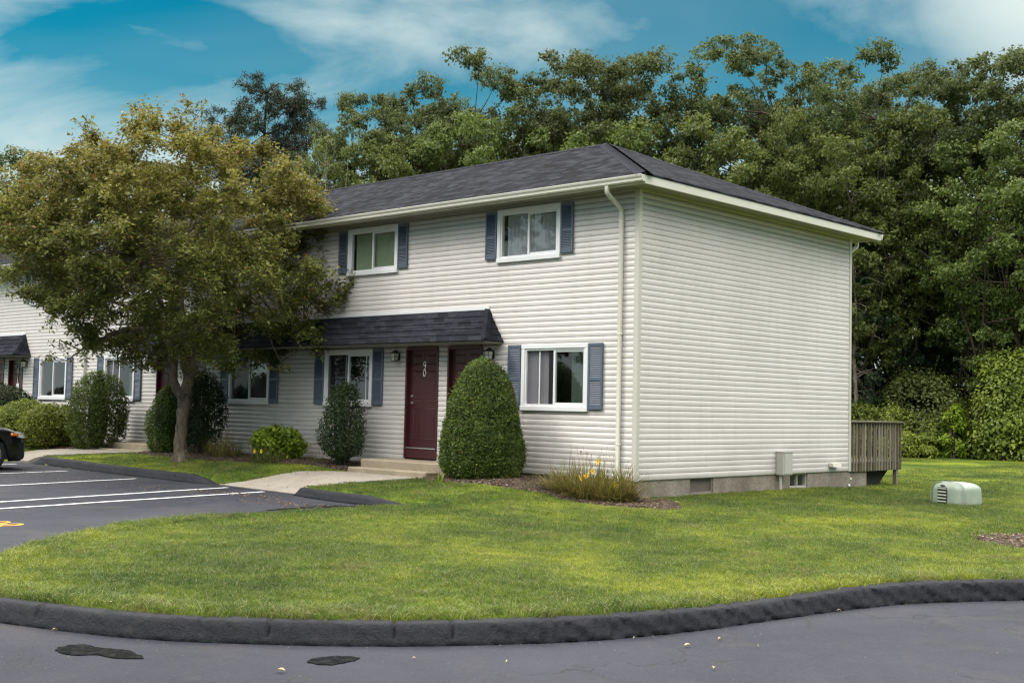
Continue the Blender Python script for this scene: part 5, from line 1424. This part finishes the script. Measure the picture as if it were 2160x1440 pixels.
for i, p in enumerate(cl):
    j = np.argmin(np.linalg.norm((limbs-p)*np.array([1, 1, 1.3]), axis=1)); q = limbs[j]
    mid = (p+q)/2+r.normal(size=3)*.12+np.array([0, 0, -.05]); tr.tube([q, mid, p], [.020, .012, .005], 5, cap=False)
    thin = i >= len(cl)-sprig
    nt = 7 if not thin else 4
    for k in range(nt):
        d = unit(r.normal(size=3)*np.array([1, 1, .6])+(np.array([0, 0, .9]) if p[2] > 7.0 else np.array([0, 0, -.15]))); l = .45*(.6+.7*r.random())*(1 if not thin else .8)
        e_ = p+d*l; tr.tube([p, (p+e_)/2+r.normal(size=3)*.03, e_], [.006, .004, .002], 3, cap=False)
        m_ = 54 if not thin else 13; t = r.random(m_)**.8; P = p+(e_-p)*t[:, None]+r.normal(size=(m_, 3))*(.075 if not thin else .045)
        parts.append(leaves(P, .100, r, np.tile(np.array([0, 0, 1.]), (m_, 1))+r.normal(size=(m_, 3))*.5, .5, .48, .35, .3))
V, F = join(parts); npmesh('crown', V, F, M['orn'], tree)
tr.build('trunk', M['bark'], tree, True)
print('ornamental leaves', len(F))

# ------------------------------------------------------------------ grass blades
def tuft(name, n, R_, h, w, seed, lean=.5):
    r = np.random.default_rng(seed); V = []; F = []
    for k in range(n):
        a = r.random()*6.28; rr_ = R_*math.sqrt(r.random()); b = np.array([math.cos(a)*rr_, math.sin(a)*rr_, -.005]); hh = h*(.5+.7*r.random())
        d = np.append(r.normal(size=2), 0)*lean; sd = unit(np.array([r.normal(), r.normal(), 0])); b0 = len(V)
        p1 = b+np.array([d[0]*hh*.25, d[1]*hh*.25, hh*.6]); p2 = b+np.array([d[0]*hh*.9, d[1]*hh*.9, hh*.95])
        V += [b-sd*w*.5, b+sd*w*.5, p1+sd*w*.42, p1-sd*w*.42, p2]; F.append((b0, b0+1, b0+2, b0+3)); F.append((b0+3, b0+2, b0+4, b0+4))
    me = bpy.data.meshes.new(name); me.from_pydata([tuple(v) for v in V], [], [tuple(dict.fromkeys(f)) for f in F]); me.materials.append(M['blade']); me.update()
    return bpy.data.objects.new(name, me)
tuf = [tuft('blades', 40, .10, .036, .0045, s, .7) for s in range(4)]
tuf2 = [tuft('blades_far', 26, .16, .040, .009, 20+s) for s in range(3)]
tuf3 = [tuft('blades_long', 26, .07, .062, .005, 40+s, .9) for s in range(3)]
def grass_object(name, P, N_, protos, seed):
    """instances of blade tufts on every vertex of a point mesh"""
    me = bpy.data.meshes.new(name); me.from_pydata([tuple(p) for p in P], [], []); me.update()
    o = bpy.data.objects.new(name, me); col.objects.link(o); tag(o, kind='stuff')
    ng = bpy.data.node_groups.new(name, 'GeometryNodeTree')
    ng.interface.new_socket('Geometry', in_out='INPUT', socket_type='NodeSocketGeometry'); ng.interface.new_socket('Geometry', in_out='OUTPUT', socket_type='NodeSocketGeometry')
    gi = ng.nodes.new('NodeGroupInput'); go = ng.nodes.new('NodeGroupOutput')
    g2i = ng.nodes.new('GeometryNodeGeometryToInstance')
    for pr in protos:
        oi = ng.nodes.new('GeometryNodeObjectInfo'); oi.inputs['Object'].default_value = pr; oi.inputs['As Instance'].default_value = True
        ng.links.new(oi.outputs['Geometry'], g2i.inputs[0])
    iop = ng.nodes.new('GeometryNodeInstanceOnPoints'); ng.links.new(gi.outputs[0], iop.inputs['Points']); ng.links.new(g2i.outputs[0], iop.inputs['Instance'])
    iop.inputs['Pick Instance'].default_value = True
    ri = ng.nodes.new('FunctionNodeRandomValue'); ri.data_type = 'INT'; ri.inputs[4].default_value = 0; ri.inputs[5].default_value = len(protos)-1; ri.inputs['Seed'].default_value = seed
    ng.links.new(ri.outputs[2], iop.inputs['Instance Index'])
    rv = ng.nodes.new('FunctionNodeRandomValue'); rv.data_type = 'FLOAT_VECTOR'; rv.inputs[0].default_value = (-.12, -.12, 0); rv.inputs[1].default_value = (.12, .12, 6.28); rv.inputs['Seed'].default_value = seed+1
    ng.links.new(rv.outputs[0], iop.inputs['Rotation'])
    rs_ = ng.nodes.new('FunctionNodeRandomValue'); rs_.data_type = 'FLOAT'; rs_.inputs[2].default_value = .7; rs_.inputs[3].default_value = 1.3; rs_.inputs['Seed'].default_value = seed+2
    ng.links.new(rs_.outputs[1], iop.inputs['Scale']); ng.links.new(iop.outputs[0], go.inputs[0])
    md = o.modifiers.new('grass', 'NODES'); md.node_group = ng
    return o
POLYG = []
def allowed(x, y, kerbgap=.22):
    ok = inside(x, y)
    # keep off the kerb
    for K in (_S[::3], smooth_path(KERB2, .1), smooth_path(KERB3, .1)):
        d = np.full(x.shape, 9.)
        for p in K: d = np.minimum(d, np.hypot(x-p[0], y-p[1]))
        ok &= d > kerbgap
    for P in MULCH: ok &= ~inside(x, y, np.array(P))
    for P in (W1, W2): ok &= ~inside(x, y, np.array(P))
    ok &= ~((x > -LEN) & (x < .03) & (y > -.03) & (y < D))
    ok &= ~((x > -16.6) & (x < -12.9) & (y > -1.3)) & ~((x > -6.4) & (x < -3.4) & (y > -1.3))
    return ok
def scatter(x0, x1, y0, y1, dens, seed, cond=None, gap=.22):
    r = np.random.default_rng(seed); n = int((x1-x0)*(y1-y0)*dens); x = r.uniform(x0, x1, n); y = r.uniform(y0, y1, n)
    # only what the lens (and a step to its side) can take in
    dx, dy = x-CAM[0], y-CAM[1]; dp = dx*FWD[0]+dy*FWD[1]; lt = dx*RT[0]+dy*RT[1]
    k = (dp > 4) & (np.abs(lt) < dp*.52+3.5)
    if cond is not None: k &= cond(x, y, dp)
    x, y = x[k], y[k]; k = allowed(x, y, gap); x, y = x[k], y[k]
    return np.stack([x, y, lawn_z(x, y)], 1)
P = scatter(-3, 15, -14, 2, 210, 1, lambda x, y, d: d < 15.5); grass_object('grass', P, None, tuf, 1); n1 = len(P)
P = scatter(-18, 20, -12, 14, 95, 2, lambda x, y, d: (d >= 15.5) & (d < 27)); grass_object('grass', P, None, tuf[:2]+tuf2[:1], 4)
P2 = scatter(-26, 24, -5, 42, 26, 3, lambda x, y, d: d >= 27); grass_object('grass', P2, None, tuf2, 7)
P3 = scatter(-3, 12, -14, 0, 240, 5, lambda x, y, d: (d < 17) & (np.min(np.stack([np.hypot(x-p[0], y-p[1]) for p in _S[::8]]), axis=0) < .55), gap=.165); grass_object('grass', P3, None, tuf3, 9)
r = np.random.default_rng(8); k = fnoise(P[:, :3]*np.array([1, 1, 0]), 1.6, 3)
print('tufts', n1, len(P), len(P2), len(P3))

# ------------------------------------------------------------------ leaf litter on beds, path and asphalt (uncountable bits) and single leaves on the road
M['litter'] = leafmat('dry_leaf_litter', (.07, .04, .02), (.20, .12, .06), (.42, .32, .2), .1, patch=.1)
r = np.random.default_rng(31); parts = []
def litter(x0, x1, y0, y1, n, zf, size, cond=None):
    x = r.uniform(x0, x1, n); y = r.uniform(y0, y1, n)
    if cond is not None: k = cond(x, y); x, y = x[k], y[k]
    P = np.stack([x, y, zf(x, y)], 1); parts.append(leaves(P, size, r, np.tile([0, 0, 1.], (len(P), 1)), .85, .6, 0, .4))
for Pm in MULCH:
    A_ = np.array(Pm); litter(A_[:, 0].min(), A_[:, 0].max(), A_[:, 1].min(), A_[:, 1].max(), 1100, lambda x, y: lawn_z(x, y)+.055, .05, lambda x, y: inside(x, y, A_))
litter(-6.8, -4.2, -4.6, -4.15, 150, lambda x, y: asph_z(x, y)+.008, .045); litter(-4.6, -2.2, -5.2, -4.45, 190, lambda x, y: asph_z(x, y)+.008, .045)
litter(-15, -5, -5.6, -4.1, 170, lambda x, y: asph_z(x, y)+.008, .045, lambda x, y: ~inside(x, y)); litter(-6.7, -4.3, -4, -1.3, 70, lambda x, y: lawn_z(x, y)+.028, .045, lambda x, y: inside(x, y, np.array(W1)))
litter(-14, -8, -3.4, -1.5, 90, lambda x, y: lawn_z(x, y)+.05, .05)
litter(2, 8, -13, -6, 500, lambda x, y: lawn_z(x, y)+.04, .03, lambda x, y: allowed(x, y, .16) & ~allowed(x, y, .34))
V, F = join(parts); o = npmesh('leaf_litter', V, F, M['litter']); tag(o, kind='stuff')
M['paleleaf'] = leafmat('pale_dead_leaf', (.34, .26, .15), (.46, .38, .22), (.58, .52, .38), .1, patch=.1)
def road_leaf(px, py, size, lab, rz, zf=asph_z, off=.008, zz=-.5):
    size *= .75
    d = FWD+RT*(px-1080)/CP['f']+UP*(720-py)/CP['f']; t_ = (zz-CAM[2])/d[2]; q = CAM+d*t_; z = float(zf(q[0], q[1]))+off if zf else zz
    V = []; n = 7
    for i in range(n):
        t_ = i/(n-1); w = math.sin(math.pi*min(1, t_*.92+.04))**.8*.33
        for s_ in (-1, 0, 1): V.append(((t_-.5)*size, s_*w*size, .012*size/.06*abs(s_)+.010*math.sin(t_*3.1)))
    F = [(3*i+k, 3*i+k+3, 3*i+k+4, 3*i+k+1) for i in range(n-1) for k in (0, 1)]
    s = npmesh('fallen_leaf', V, np.array(F), M['paleleaf'], None, True); s.location = (q[0], q[1], z); s.rotation_euler = (random.uniform(-.1, .1), random.uniform(-.1, .1), rz)
    tag(s, lab, 'leaf', 'fallen leaves on the road'); return s
for a in [(592, 1418, .075, 'pale curled leaf on the road below the smaller dark puddle, leftmost near the bottom edge', .5),
          (1450, 1364, .062, 'largest pale leaf in the middle of the road right of the puddles', .9), (1519, 1350, .05, 'pale leaf just right of the largest one on the road', 1.3),
          (1506, 1411, .05, 'pale leaf nearest the bottom edge right of centre', 2.), (1598, 1365, .026, 'tiny yellow speck of leaf right of the two pale leaves', .4),
          (1338, 1348, .028, 'tiny pale leaf close to the kerb', 1.1), (1770, 1290, .05, 'curled leaf lying against the foot of the kerb on the right', .7), (1956, 1270, .05, 'brown leaf against the kerb near the right edge', 1.9),
          (2103, 1381, .02, 'tiny leaf speck at the right edge of the road', .3), (873, 1391, .03, 'tiny white leaf right of the smaller puddle', .8), (1070, 1398, .032, 'small pale leaf over the cracked patch', 1.4), (115, 1331, .05, 'brown curled leaf at the kerb foot on the left', 1.4)]:
    road_leaf(*a)
r = np.random.default_rng(55); Vg = []; Fg = []
def grit(x, y, size):
    ins_ = inside(x, y)
    for i in range(len(x)):
        if ins_[i]: continue
        z = float(asph_z(x[i], y[i])); q = size*(.5+r.random()); b = len(Vg); a = r.random()*6.28
        for k in range(3): Vg.append((x[i]+q*math.cos(a+k*2.1)*(.7+.6*r.random()), y[i]+q*math.sin(a+k*2.1)*(.7+.6*r.random()), z-.001))
        Vg.append((x[i], y[i], z+q*.9)); Fg.extend([(b, b+1, b+3), (b+1, b+2, b+3), (b+2, b, b+3)])
kk = r.integers(0, len(_S)-1, 1500); gx = _S[kk, 0]; gy = _S[kk, 1]; an = r.normal(size=1500)*.05+.03
tx = np.gradient(_S[:, 0])[kk]; ty = np.gradient(_S[:, 1])[kk]; ln = np.hypot(tx, ty); off_ = np.abs(an)+r.random(1500)**4*.5
grit(gx+ty/ln*off_, gy-tx/ln*off_, .005); grit(r.uniform(3, 11, 1300), r.uniform(-14.5, -4, 1300), .0045); grit(r.uniform(-8, -1.9, 500), r.uniform(-6, -3.6, 500), .006)
o = npmesh('loose_grit', np.array(Vg), np.array(Fg), simple('grit', (.12, .11, .10), .9, .6, 60.)); tag(o, kind='stuff')
# ------------------------------------------------------------------ puddles
def m_puddle():
    t = NT('puddle_water'); p = t.pos(); n = t.noise(p, 14, 3)
    return t.done(t.bsdf((.006, .006, .007), t.ramp(n, [(.3, .12), (.7, .35)]), 0, None, .12))
M['puddle'] = m_puddle()
def m_damp():
    t = NT('damp_stain'); p = t.pos(); n = t.noise(p, 40, 4)
    return t.done(t.bsdf(t.ramp(n, [(.3, (.014, .013, .015)), (.7, (.026, .023, .025))]), .6, 0, t.bump(n, .3, .004), .35))
M['damp'] = m_damp()
def puddle(name, pts, lab, zz=-.5, mat=None, off=.006, kind=None):
    P = []
    for px, py in pts:
        d = FWD+RT*(px-1080)/CP['f']+UP*(720-py)/CP['f']; q = CAM+d*((zz-CAM[2])/d[2]); P.append((q[0], q[1]))
    Q = smooth_path(P+[P[0]], .03)[:-1]; a = np.arange(len(Q)); c_ = Q.mean(0)
    Q = c_+(Q-c_)*(1+.04*np.sin(a*.9)+.035*np.sin(a*2.3)+.03*np.sin(a*4.1+1))[:, None]
    V = [(c_[0], c_[1], float(asph_z(*c_))+off)]+[(x, y, float(asph_z(x, y))+off) for x, y in Q]
    F = [(0, i, i+1) for i in range(1, len(Q))]+[(0, len(Q), 1)]
    o = npmesh(name, V, np.array(F), mat or M['puddle'])
    if kind: tag(o, kind=kind)
    else: tag(o, lab, 'puddle', 'dark puddles on the road')
    return o
puddle('puddle', [(117, 1372), (135, 1362), (180, 1360), (215, 1367), (265, 1371), (300, 1385), (285, 1390), (235, 1387), (200, 1381), (150, 1382)], 'larger elongated dark puddle at the left, near the kerb')
puddle('puddle', [(648, 1396), (665, 1388), (710, 1384), (755, 1386), (745, 1394), (700, 1402), (665, 1401)], 'smaller oval dark puddle below the middle of the kerb')
puddle('puddle', [(545, 1072), (575, 1064), (700, 1058), (800, 1062), (760, 1066), (640, 1072), (600, 1077)], 'dark wet strip in the corner of the car park behind the lawn', zz=-.37)

# ------------------------------------------------------------------ parked car (nose to the kerb, mostly outside the frame)
def m_paint():
    t = NT('dark_car_paint'); return t.done(t.bsdf((.016, .016, .018), .28, .3, None, .6, Coat__Weight=.8, Coat__Roughness=.04))
M['paint'] = m_paint(); M['rubber'] = simple('tyre_rubber', (.015, .015, .015), .85, .2, 9.); M['rim'] = simple('alloy_rim', (.45, .47, .5), .25, .05, 5., metal=.85)
M['lens'] = simple('headlight_lens', (.55, .57, .58), .08, .1, 9., spec=.9); M['amber'] = simple('amber_reflector', (.75, .20, .03), .2, .1, 9.)
M['carglass'] = simple('tinted_glass', (.01, .012, .014), .06, .1, 2., spec=.8)
car = empty('parked_car', (-15.35, -3.95, float(asph_z(-14.2, -6)))); tag(car, 'dark grey car parked nose to the kerb, only its front showing at the left edge', 'car'); car.scale = (1, 1, 1.17)
# local: +y forward (nose at y=0), x across (right side at +x), length 4.6, width 1.8
ST = [  # y, half width, z bottom, z belt, z top(centre)
 (0.0, .50, .30, .48, .60), (-.06, .66, .22, .60, .70), (-.20, .78, .18, .70, .78), (-.45, .86, .18, .76, .85), (-.85, .90, .19, .82, .91), (-1.25, .905, .20, .87, .96),
 (-1.5, .91, .20, .90, 1.0), (-2.3, .915, .20, .92, 1.0), (-3.1, .915, .20, .94, 1.02), (-3.75, .90, .20, .96, 1.04), (-4.2, .86, .22, .95, 1.04), (-4.5, .78, .26, .88, .96), (-4.6, .62, .34, .66, .74)]
V = []; F = []; NP = 14
WY = (-.92, -3.62); WRr = .36
def wheel_cut(y):
    for w in WY:
        if abs(y-w) < WRr: return math.sqrt(WRr**2-(y-w)**2)+.31
    return None
ys_ = sorted(set(np.round(np.concatenate([np.linspace(0, -4.6, 74), [s[0] for s in ST]]), 3)), reverse=True)
yy0 = [s[0] for s in ST][::-1]
for y in ys_:
    hw, zb, zl, zt = [float(np.interp(y, yy0, [s[k] for s in ST][::-1])) for k in (1, 2, 3, 4)]
    wc = wheel_cut(y); zlow = zb if wc is None else max(zb, wc)
    half = [(hw*.90, zb if wc is None else zlow), (hw*.985, zlow+(zl-zlow)*.12), (hw, zlow+(zl-zlow)*.45), (hw*.99, zlow+(zl-zlow)*.75), (hw*.95, zl), (hw*.80, zl+(zt-zl)*.55), (0.0, zt)]
    ring = [(x, z) for x, z in half]+[(-x, z) for x, z in half[::-1][1:]]
    V += [(x, y, z) for x, z in ring]
k = 13
for i in range(len(ys_)-1):
    for j in range(k-1): F.append((i*k+j, (i+1)*k+j, (i+1)*k+j+1, i*k+j+1))
mcar = MB(); mcar.add(V, F+[tuple(range(k)), tuple(range((len(ys_)-1)*k, len(ys_)*k))]); mcar.build('body', M['paint'], car, True)
MB().box(-.80, .80, -4.4, -.15, .22, .55).build('underbody', M['black'], car)
gh = MB(); cab = [(-1.35, .72, .98), (-2.0, .66, 1.38), (-2.5, .64, 1.44), (-3.2, .64, 1.42), (-4.05, .70, 1.04)]
vs = []
for y, hw, z in cab: vs += [(hw+.12 if z < 1.2 else hw, y, z-.0), (hw*.85, y, z+.03), (-hw*.85, y, z+.03), (-(hw+.12 if z < 1.2 else hw), y, z)]
vb = [(.84, y, .95) for y, _, _ in cab]+[(-.84, y, .95) for y, _, _ in cab]
n0 = len(vs); fs_ = []
for i in range(4):
    for j in range(3): fs_.append((i*4+j, (i+1)*4+j, (i+1)*4+j+1, i*4+j+1))
    fs_.append((n0+i, n0+i+1, (i+1)*4, i*4)); fs_.append((n0+5+i, i*4+3, (i+1)*4+3, n0+5+i+1))
gh.add(vs+vb, fs_); gh.build('windows', M['carglass'], car, True)
rfm = MB(); rfm.bbox(-.60, .60, -3.3, -2.0, 1.425, 1.475, .02); rfm.build('roof', M['paint'], car)
for y in WY:
    for sx in (-1, 1):
        w = MB(); pr = []
        w.tube([(sx*.66, y, .315), (sx*.70, y, .315), (sx*.86, y, .315), (sx*.89, y, .315)], [.28, .315, .315, .285], 28)
        wh = w.build('wheel', M['rubber'], car, True)
        rm = MB(); rm.tube([(sx*.870, y, .315), (sx*.893, y, .315)], [.215, .21], 24)
        for a in range(5):
            t_ = a*2*math.pi/5+.3; rm.tube([(sx*.895, y, .315), (sx*.90, y+math.cos(t_)*.2, .315+math.sin(t_)*.2)], [.03, .022], 6)
        rm.build('rim', M['rim'], wh, True)
for sx in (-1, 1):
    h = MB(); h.add([(sx*.80, -.50, .735), (sx*.72, -.28, .745), (sx*.62, -.10, .715), (sx*.60, -.055, .64), (sx*.74, -.14, .62), (sx*.84, -.36, .64), (sx*.872, -.50, .70), (sx*.74, -.24, .69)],
                    [(0, 1, 7), (1, 2, 7), (2, 3, 7), (3, 4, 7), (4, 5, 7), (5, 6, 7), (6, 0, 7)])
    ho = h.build('headlight', M['lens'], car, True); ho.scale = (1.02, 1, 1); ho.location = (0, .012, .012)
    b = MB(); b.bbox(sx*.845-.03, sx*.845+.035, -.50, -.33, .66, .715, .012); b.build('indicator', M['amber'], ho, True)
    mi = MB(); mi.bbox(min(sx*.9, sx*1.06), max(sx*.9, sx*1.06), -1.62, -1.5, .93, 1.07, .03); mi.build('mirror', M['paint'], car, True)
gr = MB(); gr.bbox(-.42, .42, -.03, .012, .40, .56, .01); gr.build('grille', M['black'], car)
bp = MB(); bp.bbox(-.52, .52, -.22, -.03, .22, .29, .02); bp.build('bumper_lip', M['black'], car)
# downspout splash block by the far downspout
sb = MB(); sb.bbox(-.13, .13, -.75, 0, 0, .07, .015); o = sb.build('splash_block', M['path']); o.location = (-21.3, -1.35, -.08); o.rotation_euler = (0, 0, R(-28))
tag(o, 'pale concrete splash block on the grass behind the dark car', 'splash block')

# ------------------------------------------------------------------ trees across the road (behind the camera): they shade the lawn and show in the window panes
AC = 'trees across the road, mirrored in the window panes'
for i, (k, x, y, H, rz) in enumerate([('oakA', -16, -33, 16, .5), ('oakB', -24, -29, 14, 1.5), ('oakC', -9, -38, 13, 2.5), ('oakB', -33, -34, 16, 3.1)]):
    place_tree(k, x, y, -.5, H, 'tree across the road mirrored in the window panes', 'tree', AC, rz)

# ------------------------------------------------------------------ sky, sun
w = bpy.data.worlds.new('World'); sc.world = w; w.use_nodes = True; nt = w.node_tree; nt.nodes.clear()
def N(t_, **kw):
    n_ = nt.nodes.new(t_)
    for k_, v_ in kw.items(): setattr(n_, k_, v_)
    return n_
SUN_EL, SUN_AZ = 46., 222.     # azimuth of the sun, clockwise from +y (north)
sky = N('ShaderNodeTexSky', sky_type='NISHITA'); sky.sun_disc = False; sky.sun_elevation = R(SUN_EL); sky.sun_rotation = R(SUN_AZ)
sky.air_density = 1.; sky.dust_density = .6; sky.ozone_density = 2.5
tc = N('ShaderNodeTexCoord'); sep = N('ShaderNodeSeparateXYZ'); nt.links.new(tc.outputs['Generated'], sep.inputs[0])
def mth(op, a, b=0., c_=0.):
    n_ = N('ShaderNodeMath', operation=op)
    for i_, v_ in enumerate((a, b, c_)):
        if isinstance(v_, bpy.types.NodeSocket): nt.links.new(v_, n_.inputs[i_])
        else: n_.inputs[i_].default_value = v_
    return n_.outputs[0]
zc = mth('MAXIMUM', sep.outputs[2], .02); zz_ = mth('ADD', zc, .12)
cu = mth('DIVIDE', sep.outputs[0], zz_); cv_ = mth('DIVIDE', sep.outputs[1], zz_)
cmb = N('ShaderNodeCombineXYZ'); nt.links.new(mth('ADD', mth('MULTIPLY', cu, .7304), mth('MULTIPLY', cv_, .6830)), cmb.inputs[0])
nt.links.new(mth('ADD', mth('MULTIPLY', cu, -.6830), mth('MULTIPLY', cv_, .7304)), cmb.inputs[1])
def cl_noise(scale, det, rough, dist, rot, sc3, loc=(0, 0, 0)):
    mp = N('ShaderNodeMapping'); mp.inputs['Rotation'].default_value = (0, 0, R(rot)); mp.inputs['Scale'].default_value = sc3; mp.inputs['Location'].default_value = loc
    nt.links.new(cmb.outputs[0], mp.inputs[0]); n_ = N('ShaderNodeTexNoise'); n_.inputs['Scale'].default_value = scale; n_.inputs['Detail'].default_value = det; n_.inputs['Roughness'].default_value = rough; n_.inputs['Distortion'].default_value = dist
    nt.links.new(mp.outputs[0], n_.inputs['Vector']); return n_.outputs[0]
def rampw(f, stops):
    n_ = N('ShaderNodeValToRGB'); nt.links.new(f, n_.inputs[0]); cr = n_.color_ramp
    while len(cr.elements) < len(stops): cr.elements.new(.5)
    for e_, (p_, c_) in zip(cr.elements, stops): e_.position = p_; e_.color = (*(c_ if isinstance(c_, tuple) else (c_,)*3), 1)
    return n_.outputs[0]
big = cl_noise(.5, 2, .5, .1, 20, (1, 1, 1), (1., 12., 0)); wisp = cl_noise(1.0, 9, .55, .5, -14, (1.0, 1.0, 1), (2.2, 7.7, 0)); veil = cl_noise(.8, 4, .5, .3, -10, (1., .8, 1), (7, 1, 0))
cf = mth('ADD', mth('MULTIPLY', wisp, .62), mth('MULTIPLY', big, .38))
cld = rampw(cf, [(.46, 0.), (.545, .5), (.64, .95)])
vl = rampw(veil, [(.45, .0), (.78, .2)])
hor = rampw(sep.outputs[2], [(.08, 1.), (.145, .80), (.19, .30), (.25, .0)])
m1 = mth('MAXIMUM', cld, vl); cover = mth('SUBTRACT', 1., mth('MULTIPLY', mth('MULTIPLY', mth('SUBTRACT', 1., m1), mth('SUBTRACT', 1., hor)), rampw(sep.outputs[2], [(.36, 1.), (.52, .15)])))
tint = N('ShaderNodeMix', data_type='RGBA', blend_type='MULTIPLY'); tint.inputs[0].default_value = 1.; nt.links.new(sky.outputs[0], tint.inputs[6]); tint.inputs[7].default_value = (.012, .42, .42, 1)
_gd = at(2190, -40, 1.)-CAM; _gd /= np.linalg.norm(_gd)
dpn = N('ShaderNodeVectorMath', operation='DOT_PRODUCT'); nt.links.new(tc.outputs['Generated'], dpn.inputs[0]); dpn.inputs[1].default_value = tuple(_gd)
glow = rampw(dpn.outputs['Value'], [(.9955, 0.), (.9985, .45), (1., 1.)])
cover = mth('SUBTRACT', 1., mth('MULTIPLY', mth('SUBTRACT', 1., cover), mth('SUBTRACT', 1., glow)))
mixc = N('ShaderNodeMix', data_type='RGBA'); nt.links.new(cover, mixc.inputs[0]); nt.links.new(tint.outputs[2], mixc.inputs[6])
cc_ = N('ShaderNodeMix', data_type='RGBA'); nt.links.new(rampw(sep.outputs[2], [(.36, 0.), (.52, 1.)]), cc_.inputs[0])
cc_.inputs[6].default_value = (3.7, 4.25, 4.1, 1); cc_.inputs[7].default_value = (21., 20.4, 19.2, 1); nt.links.new(cc_.outputs[2], mixc.inputs[7])  # clouds above the frame brightened well beyond visible ones to light the scene
bg = N('ShaderNodeBackground'); nt.links.new(mixc.outputs[2], bg.inputs[0]); bg.inputs[1].default_value = .10
wo = N('ShaderNodeOutputWorld'); nt.links.new(bg.outputs[0], wo.inputs[0])
sd = bpy.data.lights.new('sun', 'SUN'); sd.energy = 1.0; sd.angle = R(16); sd.color = (1, .95, .87)
so = bpy.data.objects.new('sun', sd); col.objects.link(so)
az, el = R(SUN_AZ), R(SUN_EL); dv = Vector((math.sin(az)*math.cos(el), math.cos(az)*math.cos(el), math.sin(el)))
so.rotation_euler = (-dv).to_track_quat('-Z', 'Y').to_euler(); so.location = (0, 0, 30)
sc.view_settings.view_transform = 'Standard'; sc.view_settings.look = 'None'; sc.view_settings.exposure = 1.08; sc.view_settings.gamma = 1.
sc.render.film_transparent = False; sc.cycles.filter_width = 1.3
sc.cycles.use_denoising = True; sc.cycles.denoising_prefilter = 'NONE'; sc.cycles.denoising_input_passes = 'RGB_ALBEDO_NORMAL'; sc.cycles.max_bounces = 8; sc.cycles.transparent_max_bounces = 16; sc.cycles.diffuse_bounces = 4
sc.cycles.caustics_reflective = False; sc.cycles.caustics_refractive = False
